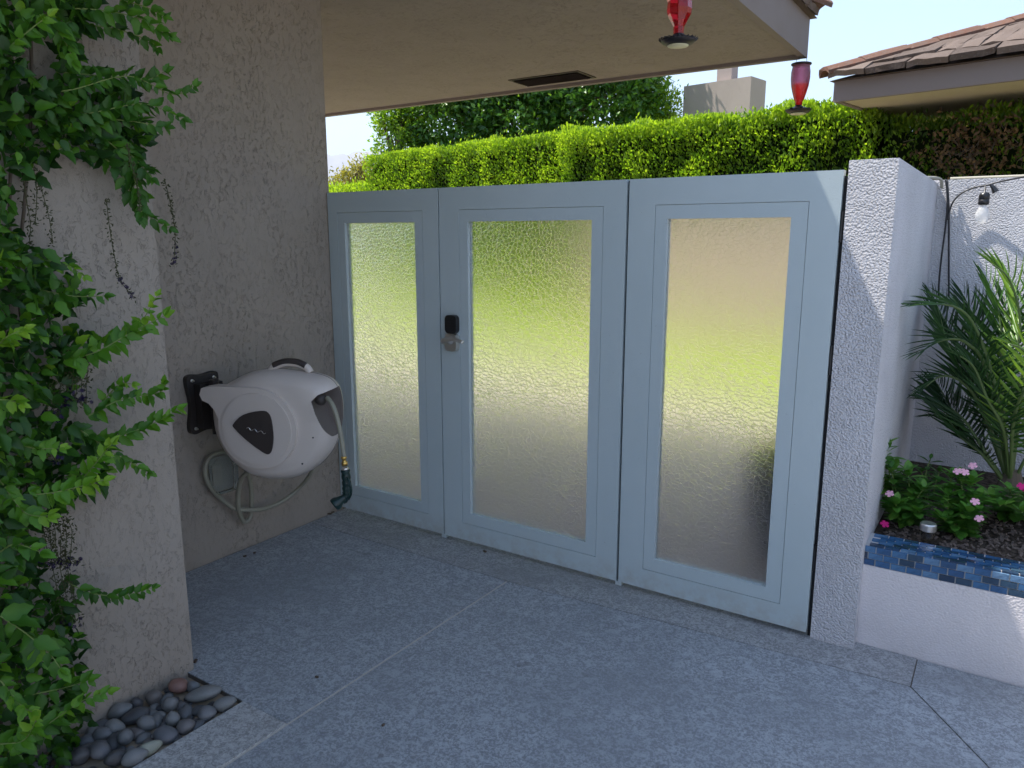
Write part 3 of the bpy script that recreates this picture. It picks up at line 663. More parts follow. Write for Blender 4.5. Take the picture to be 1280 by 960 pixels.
# clear outlet cover
cv = empty('outlet_cover', wp(278, 612, -3.178), 'clear plastic weatherproof outlet cover low on the wall under the hose reel', 'outlet cover')
y0 = wp(264, 600, -3.16).y; y1 = wp(290, 600, -3.16).y; z1 = wp(278, 571, -3.16).z; z0 = wp(278, 612, -3.16).z
bm = bmesh.new(); prism(bm, rrect(y1-y0, z1-z0, .014, cx=(y0+y1)/2, cz=(z0+z1)/2), -3.179, -3.166, 'x'); obj('back_box', bm, M_CONDUIT, cv, bevel=.002)
bm = bmesh.new(); prism(bm, rrect(y1-y0+.01, z1-z0+.01, .016, cx=(y0+y1)/2, cz=(z0+z1)/2), -3.1655, -3.112, 'x'); obj('clear_lid', bm, M_COVER, cv, bevel=.006, seg=3)
bm = bmesh.new(); box(bm, (-3.166, y0+.02, z0+.03), (-3.160, y0+.055, z1-.03)); obj('outlet_plate', bm, M_CONDUIT, cv)

# ================================================================== HUMMINGBIRD FEEDERS
def feeder(loc, label, topz, faceted, s=1.0):
    t = empty('hummingbird_feeder', loc, label, 'bird feeder', 'hummingbird feeders')
    x, y, z = loc; T = Matrix.Translation(loc) @ Matrix.Scale(s, 4)
    bm = bmesh.new(); lathe(bm, [(.0, .0), (.045, .0), (.072, .008), (.084, .020), (.086, .026), (.070, .028), (.045, .040), (.026, .046), (.022, .055)], 32, T); obj('feeding_tray', bm, M_DARKIRON, t, smooth=True)
    bm = bmesh.new(); lathe(bm, [(.05, -.004), (.052, .0), (.02, .002)], 24, T); obj('tray_underside', bm, M_CREAM, t, smooth=True)
    fm = bmesh.new(); lathe(fm, [(.004, 0), (.009, .004), (.011, .008), (.004, .009)], 8, T@Matrix.Translation((0, 0, 0))); fmesh = finish(fm, 'port', M_DARKIRON)
    fmesh.transform(Matrix.Translation(Vector(loc)*-1))
    for k in range(6):
        a = k*math.pi/3; link('feeding_port', fmesh, t, Vector(loc)+Vector((math.cos(a)*.068*s, math.sin(a)*.068*s, .026*s)))
    if faceted:
        bm = bmesh.new()
        for k in range(24):
            a = k*math.pi/12; p0 = Vector((math.cos(a)*.080, math.sin(a)*.080, .018)); p1 = Vector((math.cos(a+.13)*.094, math.sin(a+.13)*.094, .030)); p2 = Vector((math.cos(a+.26)*.080, math.sin(a+.26)*.080, .026))
            tube(bm, [T@p0, T@p1, T@p2], .0018, 5)
        obj('scroll_rim', bm, M_DARKIRON, t)
        prof = [(.024, .050), (.026, .085), (.038, .108), (.056, .140), (.060, .165), (.057, .20), (.064, .215), (.064, .27), (.045, .29), (.02, .30)]
        bm = bmesh.new(); lathe(bm, prof, 8, T@Matrix.Rotation(.3, 4, 'Z')); obj('bottle', bm, M_RED2, t, bevel=.002, seg=2)
        bm = bmesh.new(); lathe(bm, [(.022, .298), (.022, .31), (.006, .315)], 16, T); obj('bottle_cap', bm, M_DARKIRON, t, smooth=True); tz = .315
    else:
        prof = [(.022, .050), (.024, .075), (.034, .095), (.044, .13), (.056, .175), (.062, .225), (.062, .27), (.056, .305), (.060, .318)]
        bm = bmesh.new(); lathe(bm, prof, 28, Matrix.Identity(4)); o = finish(bm, 'bottle', M_RED, smooth=True); b_ = link('bottle', o, t, loc, None, (s, s, s))
        bm = bmesh.new(); lathe(bm, [(.061, .312), (.066, .316), (.066, .324), (.060, .326), (.01, .328)], 24, T); obj('bottle_cap', bm, M_DARKIRON, t, smooth=True); tz = .326
    w_ = bmesh.new(); L = Vector(loc)
    tube(w_, catmull([L+Vector((-.03, -.02, tz))*s, L+Vector((-.025, -.012, tz+.045))*s, L+Vector((0, 0, tz+.075))*s, L+Vector((.025, .012, tz+.045))*s, L+Vector((.03, .02, tz))*s], 5), .0016, 6)
    top = Vector((x, y, topz)); lo_ = L+Vector((0, 0, tz+.075))*s
    if top.z > lo_.z+.01: tube(w_, [lo_, top], .0016, 6)
    obj('hanging_wire', w_, M_DARKIRON, t)
f1 = dep(847.5, 57, 3.15); feeder((f1.x, f1.y, f1.z), 'faceted dark red glass hummingbird feeder with scroll rim hanging nearest under the soffit', SZ-.002, True, .80)
f2 = dep(997.5, 142, 5.55); feeder((f2.x, f2.y, f2.z), 'ribbed red and violet glass hummingbird feeder hanging from the eave corner', SZ-.02, False, 1.02)

# ================================================================== CABLES AND STRING LIGHTS ON THE WHITE WALL
cd = bmesh.new(); zt = 1.868
tube(cd, catmull([(-.40, 4.05, 1.853), (-.385, 4.2, 1.862), (-.365, 4.35, 1.868), (-.352, 4.44, 1.862), (-.350, 4.48, 1.83)], 6), .0075, 8)
tube(cd, [(-.32, 4.53, zt+.007), (3.2, 4.53, zt+.009)], .007, 8)
tag(obj('grey_conduit', cd, M_CONDUIT, smooth=True), 'thin grey conduit running along the top of the white wall', 'conduit')
def wl(px_, py_, Y=4.47): return ony(px_, py_, Y)
sl_ = empty('string_light_cable', wl(1180, 225), 'black string light cable draped on the white wall with a clear bulb', 'string lights')
cb_ = bmesh.new(); tube(cb_, catmull([wl(1182, 224), wl(1184, 240), wl(1184, 262), wl(1181, 290), wl(1177, 320), wl(1174, 350), wl(1173, 372)], 6), .0045, 8)
tube(cb_, catmull([wl(1184, 225, 4.48), wl(1186, 262, 4.485), wl(1186, 320, 4.485), wl(1186, 372, 4.485)], 6), .0045, 8)
tube(cb_, catmull([wl(1184, 275), wl(1190, 255), wl(1200, 243), wl(1216, 235), wl(1234, 231.5, 4.46), wl(1250, 227, 4.45), wl(1280, 221, 4.45), wl(1330, 212, 4.45), wl(1400, 212, 4.45)], 6), .0042, 8)
obj('cable', cb_, M_CABLE, sl_, smooth=True)
def bulb(px_, py_, Y, glass=True):
    p = ony(px_, py_, Y); q = bmesh.new(); T = Matrix.Translation(p) @ Matrix.Scale(1.35, 4)
    lathe(q, [(.003, .0), (.003, -.022), (.014, -.026), (.0175, -.034), (.0175, -.048), (.016, -.049), (.0175, -.050), (.0175, -.066), (.012, -.068)], 16, T); obj('lamp_socket', q, M_BLACK, sl_, smooth=True)
    if glass:
        q = bmesh.new(); lathe(q, [(.011, -.066), (.014, -.076), (.022, -.094), (.024, -.110), (.019, -.126), (.008, -.134), (.001, -.135)], 18, T); obj('bulb', q, M_BULB, sl_, smooth=True)
bulb(1232, 232, 4.42)
q = bmesh.new(); p = wl(1238, 231, 4.445); tube(q, [p, p+Vector((.012, 0, -.012)), p+Vector((.026, 0, -.036))], [.006, .010, .016], 8); obj('cable_plug', q, M_BLACK, sl_)
p = onx(1178.5, 230, -.362); q = bmesh.new(); box(q, (-.014, -.034, -.072), (.014, .034, -.030), Matrix.Translation(p)); box(q, (-.006, -.010, -.031), (.006, .010, -.012), Matrix.Translation(p)); tube(q, [p+Vector((0, 0, .012)), p+Vector((0, 0, -.02))], .004, 6); obj('socket_plug', q, M_BLACK, sl_, bevel=.003)
# solar path light
p = onz(1158, 679, .385); sp = empty('solar_path_light', p, 'small round solar path light with a stainless cap standing in the planter soil', 'garden light')
q = bmesh.new(); lathe(q, [(.0, .085), (.026, .085), (.030, .080), (.030, .056), (.026, .054)], 20, Matrix.Translation(p)); obj('steel_cap', q, M_STEEL, sp, smooth=False)
q = bmesh.new(); lathe(q, [(.021, -.02), (.024, .054)], 20, Matrix.Translation(p)); obj('lens', q, clear('smoky_lens', (.5, .48, .42), .2), sp, smooth=True)

# ================================================================== NEIGHBOUR HOUSE
nb = empty('neighbour_house', HP(0, 8.3), 'neighbouring low house with taupe fascia and weathered brown tile roof, upper right', 'house')
Q = onz(1041, 127.5, 2.66); NX0 = Q.dot(XP); NY0 = Q.dot(YP); NZ = 2.67; FHt = .145
obj('soffit', nbox((NX0+.03, NY0+.03, NZ), (5, NY0+9, NZ+.03), HM), stucco('neighbour_soffit_bounce_tint', (.45, .39, .27), .3), nb)  # yellow bounce from hedge and lawn is put into this soffit colour
q = bmesh.new(); box(q, (NX0, NY0, NZ-.012), (5, NY0+.04, NZ+FHt), HM); box(q, (NX0+.002, NY0+.041, NZ-.010), (NX0+.042, NY0+9, NZ+FHt-.002), HM); obj('fascia', q, M_FASCIA, nb)
obj('wall', nbox((NX0+.9, NY0+1.75, -.1), (5, NY0+8.6, NZ), HM), M_TAUPE, nb)
npit = .36; q = bmesh.new(); e = -.03; RZ = NZ+FHt+.004
v = [q.verts.new(HM @ Vector(p)) for p in [(NX0+e, NY0+e, RZ), (6, NY0+e, RZ), (6, NY0+9, RZ), (NX0+e, NY0+9, RZ), (NX0+e+3.6, NY0+e+3.6, RZ+3.6*npit), (6, NY0+e+3.6, RZ+3.6*npit), (NX0+e+3.6, NY0+5.4, RZ+3.6*npit)]]
q.faces.new((v[0], v[1], v[5], v[4])); q.faces.new((v[0], v[4], v[6], v[3])); q.faces.new((v[4], v[5], v[2], v[6])) ; q.faces.new((v[6], v[2], v[3])); q.faces.new((v[0], v[3], v[2], v[1])); q.faces.new((v[1], v[2], v[5]))
obj('roof_deck', q, M_TILE, nb)
su = (YP + UP*npit).normalized(); sn = XP.cross(su); sn = sn if sn.z > 0 else -sn
EXPO = .20
for c in range(18):
    back = EXPO*c/math.sqrt(1+npit**2)
    for i in range(14):
        xp = NX0 + .12 + i*.292 + (c % 2)*.146
        if xp-.10 < NX0+back-.06 or xp > NX0 + 3.2: continue
        p = HP(xp, NY0-.075) ; p.z = RZ-.028; p += su*(EXPO*c) + sn*(.034 + .010*min(c, 1) + random.uniform(0, .014))
        place_tile(TM, nb, p, (su-sn*.12+XP*random.uniform(-.03, .03)).normalized(), sn)
nh = (XP+YP+UP*npit).normalized(); nn_ = nh.cross(XP-YP); nn_ = (nn_ if nn_.z > 0 else -nn_).normalized()
for i in range(15):
    p = HP(NX0-.05, NY0-.05); p.z = RZ-.020; p += nh*(.30*i) + nn_*(.058+.008*(i % 2))
    place_tile(CM, nb, p, (nh-nn_*.21).normalized(), nn_, 'ridge_tile')
# chimney
ch = empty('chimney', HP(-6.3, 11.4), 'square taupe stucco chimney block rising behind the hedge', 'chimney')
obj('chimney_block', nbox((-6.865, 11.149, -.05), (-5.710, 11.644, 3.956), HM), M_CHIM, ch, bevel=.012)
obj('chimney_flue', nbox((-6.37, 11.30, 3.952), (-6.12, 11.50, 4.9), HM), M_CHIM, ch, bevel=.01)
# low tan wall behind the lawn
lw = obj('tan_garden_wall', nbox((-5.35, 6.80, -.05), (-1.7, 6.98, 1.92), HM), M_TAN, bevel=.01)
tag(lw, 'low tan stucco garden wall in front of the hedge, seen blurred through the gate glass', 'wall')

# ================================================================== HEDGES AND TREES
def hedge(label, x0, x1, y0, y1, z, dens=2300, seed=0, tone=.55, vis=1.75, brown=0., rag=.06, name='clipped_hedge', leafl=.044, mat=None):
    t = empty(name, HP((x0+x1)/2, y0+.4), label, 'hedge')
    q = bmesh.new(); box(q, (x0+.10, y0+.10, -.02), (x1-.10, y1-.08, z-.12), HM); obj('shade_core', q, M_CORE, t)  # near-black solid core puts the hedge's inner shade into colour
    def bumpf(a, b): return np.array([mnoise.noise((p*2.3+seed, q_*2.3, seed)) for p, q_ in zip(a, b)])
    Ps = []; Ns = []; To = []; Ls = []
    def add(n, gen, nrm, l, dt=0.):
        u, v_ = rng.random(n), rng.random(n); loc = gen(u, v_); d_ = rng.random(n)**1.6*.17
        bf = bumpf(loc[:, 0], loc[:, 1]+loc[:, 2])
        nv_ = np.array(nrm, float); loc = loc - nv_*d_[:, None] + nv_*(bf*rag)[:, None]
        Ps.append(loc); Ns.append(np.tile(nv_, (n, 1))); bf2 = np.array([mnoise.noise((p*6.5, q_*6.5, seed+7)) for p, q_ in zip(loc[:, 0], loc[:, 1]+loc[:, 2])]); loc = loc + nv_*(bf2*.05)[:, None]
        To.append(np.clip(tone+dt+.4*bf2+.45*bf+rng.normal(0, .16, n)-1.6*d_+(.25*np.clip((loc[:, 2]-z+.35)/.35, 0, 1) if tone > .4 else 0), 0, 1)); Ls.append(rng.uniform(.7, 1.25, n)*l)  # light put into leaf tone: top leaves lighter, inner ones darker
    W_ = x1-x0; Dp = y1-y0
    add(int(W_*(z-vis)*dens), lambda u, v_: np.c_[x0+W_*u, np.full(len(u), y0), vis+(z-vis)*v_], (0, -1, 0), leafl)
    add(int(W_*vis*dens*.22), lambda u, v_: np.c_[x0+W_*u, np.full(len(u), y0), vis*v_], (0, -1, 0), leafl*1.8)
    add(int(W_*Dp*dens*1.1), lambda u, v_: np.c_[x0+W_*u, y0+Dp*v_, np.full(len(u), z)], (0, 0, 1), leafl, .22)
    add(int(Dp*z*dens*.5), lambda u, v_: np.c_[np.full(len(u), x0), y0+Dp*v_, z*v_**.5*1.], (-1, 0, 0), leafl, .05)
    add(int(W_*140), lambda u, v_: np.c_[x0+W_*u, y0+.02+.4*v_, z+.01+.11*rng.random(len(u))**2*(.5+np.sin(u*97)*.5+np.sin(u*31)*.3)], (0, 0, 1), leafl, .3)
    P = np.concatenate(Ps); N0 = np.concatenate(Ns); To = np.concatenate(To); L = np.concatenate(Ls)
    D = N0*.7 + np.array((0, 0, .9)) + rvec(len(P))*.75; N = N0*.5+np.array((-.35, 0, .6))+rvec(len(P))*.8
    R3 = np.array(HM.to_3x3()); P = P@R3.T; D = D@R3.T; N = N@R3.T
    me = scatter_mesh('foliage', KITE, P, D, N, L, To, mat or M_HEDGE); o = link('foliage', me, t); o['kind'] = 'stuff'
    return t
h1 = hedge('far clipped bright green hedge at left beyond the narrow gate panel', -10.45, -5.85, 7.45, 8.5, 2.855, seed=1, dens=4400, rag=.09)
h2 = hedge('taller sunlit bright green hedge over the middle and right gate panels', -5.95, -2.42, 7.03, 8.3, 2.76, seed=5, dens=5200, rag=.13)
h3 = hedge('dark shaded hedge under the neighbouring eave with a brown dead patch', -2.44, 1.2, 7.06, 8.2, 2.58, seed=9, dens=1700, rag=.10, tone=.30)  # lower leaf tone puts the eave's shade into the colour
# dead brown twigs patch in the shaded hedge
n = 700; P = np.c_[rng.normal(-1.62, .20, n), 7.0+rng.normal(0, .05, n), rng.normal(2.28, .12, n)]
R3 = np.array(HM.to_3x3()); me = scatter_mesh('dead_leaves', KITE, P@R3.T, rvec(n)+(0, 0, -.5), rvec(n), rng.uniform(.03, .06, n), rng.random(n), M_DEAD)
o = link('dead_leaves', me, h3); o['kind'] = 'stuff'
q = bmesh.new()
for k in range(40):
    a = HP(-1.65+random.gauss(0, .2), 7.02, 2.25+random.gauss(0, .12)); tube(q, [a, a+Vector((random.uniform(-.12, .12), -.08, random.uniform(-.12, .12)))], .003, 4)
obj('dead_twigs', q, M_WOOD, h3)['kind'] = 'stuff'
hedge('low bright green hedge far left below the mountains', -15.5, -10.9, 8.6, 9.4, 2.55, seed=3, dens=500, tone=.9, leafl=.07)

def tree(label, base, h, blobs, n, leaf, mat, tone, name='tree', cat='tree', clump=1.0):
    t = empty(name, base, label, cat); B = Vector(base)
    q = bmesh.new(); cz = min(b[0][2]-b[1][2]*.3 for b in blobs)
    tr = catmull([B, B+Vector((.05, .03, cz*.5)), B+Vector((.0, .05, cz)), B+Vector((.1, 0, h*.8))], 4); tube(q, tr, [.15*(1-.75*i/(len(tr)-1)) for i in range(len(tr))], 8)
    obj('trunk', q, M_WOOD, t, smooth=True)
    q = bmesh.new()
    for c, r in blobs:
        for k in range(4):
            e_ = Vector(c)+Vector((random.uniform(-.7, .7)*r[0], random.uniform(-.7, .7)*r[1], random.uniform(-.2, .8)*r[2])); s_ = B+Vector((0, 0, cz*random.uniform(.6, 1)))
            tube(q, catmull([s_, s_.lerp(e_, .5)+Vector((0, 0, .1)), e_], 4), [.05, .046, .042, .038, .033, .028, .022, .016, .010], 6)
    obj('limbs', q, M_WOOD, t, smooth=True)
    vol = [r[0]*r[1]+r[0]*r[2] for _, r in blobs]; Ps = []; Nn = []; To = []
    for (c, r), v_ in zip(blobs, vol):
        m = int(n*v_/sum(vol)); K = max(6, int(m/28)); d = rvec(K); pass
        rad = rng.uniform(.45, 1.0, K)**.5; cc = np.array(c)+d*rad[:, None]*np.array(r); ct = rng.normal(0, .16, K)
        idx = rng.integers(0, K, m); off = rng.normal(size=(m, 3))*.14*clump*np.array([1, 1, .9])
        P = cc[idx]+off; Ps.append(P); Nn.append(unit(P-np.array(c))); To.append(np.clip(tone+ct[idx]+rng.normal(0, .14, m)+.5*(off[:, 2]), 0, 1))
    P = np.concatenate(Ps); Nn = np.concatenate(Nn); To = np.concatenate(To)
    me = scatter_mesh('crown', KITE, P, Nn*.6+rvec(len(P))*.8+np.array((0, 0, .1)), Nn*.6+rvec(len(P))*.7+np.array((0, 0, .5)), rng.uniform(.75, 1.3, len(P))*leaf, To, mat, wscale=np.full(len(P), .95))
    o = link('crown', me, t); o['kind'] = 'stuff'
    return t
def V3(v): return (v.x, v.y, v.z)
c1 = dep(565, 150, 13.6); c2 = dep(655, 145, 13.4); c3 = dep(750, 130, 13.0); c0 = dep(500, 168, 12.3)
b0 = dep(660, 300, 13.4); b0.z = 0
tree('large dark green glossy tree behind the hedge under the soffit line', V3(b0), 4.5, [(V3(c1), (.85, .9, .75)), (V3(c2), (1.0, 1.0, .8)), (V3(c3), (1.0, .9, .8)), (V3(c1+Vector((.1, .2, .9))), (.9, 1, .8)), (V3(c2+Vector((.2, .3, 1.0))), (1.2, 1.1, .9)), (V3(c3+Vector((.0, .3, 1.0))), (1.0, 1.1, .8))], 56000, .105, M_TREE, .60, clump=.75)
b1 = dep(500, 300, 13.2); b1.z = 0; c0 = dep(496, 172, 13.2)
tree('slender light green young tree at the left end of the dark tree', V3(b1), 3.9, [(V3(c0), (.36, .4, .55)), (V3(c0+Vector((-.1, 0, .42))), (.26, .3, .3))], 3200, .075, M_HEDGE, .55, clump=.6)
b2 = dep(826, 300, 13); b2.z = 0; c4 = dep(824, 132, 13)
tree('yellow green feathery tree between the dark tree and the chimney', V3(b2), 4.0, [(V3(c4+Vector((0,0,-.1))), (.30, .4, .42)), (V3(c4+Vector((-.25, 0, -.2))), (.35, .4, .4))], 6000, .06, M_HEDGE, .72, clump=.7)
b3 = dep(438, 300, 24); b3.z = 0; c5 = dep(446, 228, 24)
tree('distant yellowish round shrub below the mountains', V3(b3), 3.3, [(V3(c5), (.45, .7, .45)), (V3(c5+Vector((.35, 0, .2))), (.4, .6, .45))], 2200, .12, M_YEL, .5, 'distant_shrub', 'shrub')
b4 = dep(414, 300, 30); b4.z = 0; c6 = dep(416, 240, 30)
tree('distant small olive shrub at the edge of the house wall', V3(b4), 2.8, [(V3(c6), (.7, .7, .45))], 1300, .12, M_YEL, .3, 'distant_shrub', 'shrub')

# ================================================================== PALM AND PERIWINKLES
LFT = leaf_template(4, .062, 0, .09, .5, .35)
pm = [single_leaf(LFT, tn, M_PALM, 'leaflet') for tn in (.1, .35, .6, .85)]
pbase = ony(1262, 618, 3.95); pbase.z = .385
palm = empty('palm_plant', pbase, 'feathery green date palm arching over the planter against the white wall', 'palm')
q = bmesh.new(); lathe(q, [(.05, -.02), (.065, .02), (.055, .10), (.03, .17)], 12, Matrix.Translation(pbase)); obj('trunk_base', q, M_WOOD, palm)
PJ = []
def frond(ctrl, n_, ln, tone, side=1.0, droop=.35, joined=False):
    pts = catmull([pbase+Vector((0, 0, .08))]+[ony(a, b, Y) for a, b, Y in ctrl], 8)
    q = bmesh.new(); tube(q, pts, [.009*(1-.8*i/(len(pts)-1))+.001 for i in range(len(pts))], 6, flat=.7); fr_ = obj('frond', q, M_RACHIS, palm, smooth=True)
    L_ = [0]
    for a, b in zip(pts, pts[1:]): L_.append(L_[-1]+(b-a).length)
    fz = frames(pts)
    for k in range(n_):
        s_ = L_[-1]*(.28+.72*k/(n_-1)); i = max(j for j in range(len(L_)) if L_[j] <= s_+1e-6); i = min(i, len(pts)-2)
        f_ = (s_-L_[i])/max(1e-6, L_[i+1]-L_[i]); P = pts[i].lerp(pts[i+1], f_); T = (pts[i+1]-pts[i]).normalized()
        upn = (UP - T*UP.dot(T)); upn = upn.normalized() if upn.length > .1 else T.orthogonal().normalized(); B = T.cross(upn)
        for sg in (-1, 1):
            t_ = k/(n_-1); fan = .45+.9*t_
            d = (B*sg*side*(1-.45*t_) + T*fan + upn*(.35+random.uniform(-.1, .1)) + Vector((random.gauss(0, .06), random.gauss(0, .06), random.gauss(0, .06)-droop*.5))).normalized()
            l = ln*(math.sin(math.pi*(.15+.75*t_))**.7)*random.uniform(.88, 1.08)
            M = aim(P, (upn*.8+B*sg*.5), d) if False else None
            nz_ = (upn*.6 + B*sg*.6); nz_ = (nz_ - d*nz_.dot(d)).normalized(); yv = nz_.cross(d)
            R = Matrix(((d.x, yv.x, nz_.x), (d.y, yv.y, nz_.y), (d.z, yv.z, nz_.z))).to_euler()
            if joined: PJ.append((tuple(P), tuple(d), tuple(nz_), l, min(1, max(0, tone+random.gauss(0, .1))))); continue
            tn = min(3, max(0, int(tone*4+random.gauss(0, .5)))); link('leaflet', pm[tn], fr_, P, R, (l, l*1.1, l))
frond([(1248, 500, 3.80), (1222, 415, 3.68), (1192, 383, 3.58), (1138, 381, 3.48)], 30, .20, .28, droop=.5)  # frond tones carry sun and shade: darker at left, lighter at right
frond([(1240, 540, 3.95), (1210, 480, 3.95), (1185, 430, 4.0), (1172, 385, 4.05)], 24, .22, .08)
frond([(1252, 480, 4.0), (1250, 400, 4.05), (1232, 350, 4.1)], 22, .25, .35, 1.2)
frond([(1268, 470, 3.95), (1275, 400, 3.95), (1262, 350, 3.9), (1240, 330, 3.85)], 24, .25, .75)
frond([(1275, 480, 3.8), (1310, 410, 3.7), (1330, 370, 3.6)], 22, .26, .9)
frond([(1268, 520, 3.75), (1290, 470, 3.6), (1282, 440, 3.5), (1262, 430, 3.45)], 16, .20, .8)
nL = sum(len(c.children) for c in palm.children)
for F in (([(1235, 470, 3.8), (1210, 430, 3.7), (1180, 425, 3.62), (1150, 440, 3.55)], 26, .20, .1), ([(1232, 520, 3.9), (1205, 480, 3.85), (1178, 470, 3.82), (1155, 485, 3.8)], 26, .20, .02), ([(1228, 560, 3.9), (1205, 525, 3.95), (1180, 505, 4.05), (1160, 500, 4.15)], 26, .22, .0), ([(1222, 560, 4.0), (1195, 520, 4.1), (1172, 480, 4.25)], 26, .24, .02), ([(1230, 520, 4.0), (1205, 450, 4.1), (1180, 400, 4.2), (1165, 370, 4.25)], 30, .24, .05), ([(1235, 500, 4.1), (1225, 420, 4.2), (1205, 370, 4.3)], 30, .25, .1),
          ([(1255, 540, 3.8), (1235, 500, 3.72), (1218, 460, 3.66), (1200, 445, 3.6)], 24, .20, .22), ([(1230, 570, 3.9), (1200, 545, 3.9), (1180, 520, 3.95), (1165, 520, 4.0)], 24, .20, .02), ([(1285, 440, 4.0), (1300, 380, 4.1), (1310, 330, 4.1)], 24, .25, .5), ([(1265, 500, 4.05), (1262, 430, 4.15), (1255, 370, 4.25)], 28, .25, .2), ([(1290, 560, 3.9), (1330, 520, 3.8), (1360, 510, 3.6)], 20, .25, .5)):
    frond(*F, joined=True)
o = link('leaflet_mass', scatter_mesh('leaflet_mass', LFT, [a[0] for a in PJ], [a[1] for a in PJ], [a[2] for a in PJ], [a[3] for a in PJ], np.array([a[4] for a in PJ]), M_PALM), palm); o['kind'] = 'stuff'
print('palm leaflets', sum(len(c.children) for c in palm.children))

vm = [single_leaf(VINT, tn, M_VINCA) for tn in (.15, .4, .65, .9)]
fb = bmesh.new()
for k in range(5):
    a = k*2*math.pi/5; pts = [(0, 0, 0), (.35, -.28, .06), (.85, -.38, .02), (1, 0, -.02), (.85, .38, .02), (.35, .28, .06)]
    R = Matrix.Rotation(a, 4, 'Z'); vs_ = [fb.verts.new(R @ Vector(p)) for p in pts]; fb.faces.new(vs_)
fb2 = fb.copy(); FP = finish(fb, 'flower', M_PINK); FM = finish(fb2, 'flower', M_MAG)
def bush(label, px_, py_, pts, nl, tone, leaf=.055, flowers=(), Y=None):
    base = onz(px_, py_, .385); t = empty('periwinkle_plant', base, label, 'plant')
    q = bmesh.new(); per = nl//len(pts)
    for (a, b, Yd) in pts:
        tip = ony(a, b, Yd); st_ = base+Vector((random.uniform(-.02, .02), random.uniform(-.02, .02), -.01))
        cv_ = catmull([st_, st_.lerp(tip, .5)+Vector((random.uniform(-.02, .02), random.uniform(-.03, .02), .015)), tip], 6)
        tube(q, cv_, .0028, 5)
        for k in range(per):
            f_ = .12+.88*(k//2)/max(1, per//2-1) if per > 3 else 1; f_ = min(1, f_); i = min(len(cv_)-2, int(f_*(len(cv_)-1))); P = cv_[i].lerp(cv_[i+1], f_*(len(cv_)-1)-i)
            az = (k//2)*math.pi/2+(k % 2)*math.pi+random.uniform(-.3, .3); el = random.uniform(-.1, .5)+.4*(f_ > .85)
            d = Vector((math.cos(az)*math.cos(el), math.sin(az)*math.cos(el), math.sin(el))); up_ = Vector((-math.cos(az)*math.sin(el), -math.sin(az)*math.sin(el), math.cos(el))); yv = up_.cross(d)
            R = Matrix(((d.x, yv.x, up_.x), (d.y, yv.y, up_.y), (d.z, yv.z, up_.z))).to_euler(); l = leaf*1.4*random.uniform(.75, 1.15)*(1-.25*(f_ > .9))
            link('leaf', vm[min(3, max(0, int(tone*4+random.gauss(0, .7))))], t, P, R, (l, l, l))
    obj('stems', q, M_STEM, t)['kind'] = 'stuff'
    for (a, b, Yd, m_) in flowers:
        P = ony(a, b, Yd); nrm = (EYEP-P).normalized()*.7+UP*.7+Vector((random.uniform(-.3, .3), 0, 0)); mm = aim(P, nrm); s_ = .018
        o = link('flower', FM if m_ else FP, t, P, mm.to_euler(), (s_, s_, s_))
        if m_: o['label'] = 'magenta flower'
bush('periwinkle beside the pier with one pale pink flower', 1135, 655, [(1108, 556, 3.5), (1114, 585, 3.45), (1135, 590, 3.5), (1155, 610, 3.45), (1120, 630, 3.35), (1150, 640, 3.38), (1105, 600, 3.5)], 360, .6, .054, [(1112, 617, 3.36, 0), (1106, 655, 3.3, 1)])
bush('periwinkle with three pink flowers at its top, behind the solar light', 1196, 668, [(1190, 592, 3.5), (1200, 596, 3.48), (1215, 600, 3.5), (1185, 620, 3.42), (1212, 640, 3.38), (1180, 650, 3.36), (1222, 622, 3.45)], 360, .6, .052, [(1197, 589, 3.42, 0), (1206, 590, 3.43, 0), (1216, 582, 3.5, 0), (1219, 627, 3.36, 0), (1224, 648, 3.34, 0)])
bush('periwinkle at the right frame edge with a magenta flower', 1262, 645, [(1240, 622, 3.5), (1262, 612, 3.5), (1285, 620, 3.5), (1250, 632, 3.42), (1278, 640, 3.45)], 200, .5, .056, [(1277, 608, 3.5, 1), (1284, 612, 3.5, 1)])
bush('small dark bushy seedling against the wall corner', 1163, 625, [(1163, 574, 3.9), (1152, 590, 3.9), (1174, 590, 3.9)], 50, .05, .045)
# bark mulch and fertiliser grains
q = bmesh.new()
for k in range(900):
    x = random.uniform(-.33, .45); y = random.uniform(3.22, 3.9); s_ = random.uniform(.003, .012); box(q, (-s_, -s_*.5, -.003), (s_, s_*.5, .003), Matrix.Translation((x, y, .388)) @ Euler((random.uniform(-.5, .5), random.uniform(-.5, .5), random.uniform(0, 6))).to_matrix().to_4x4())
tag(obj('bark_mulch', q, plain('bark_chips', (.14, .105, .085), .9, var=.8, sc=90)), 'dark brown bark chips strewn over the planter soil', 'mulch', kind='stuff')

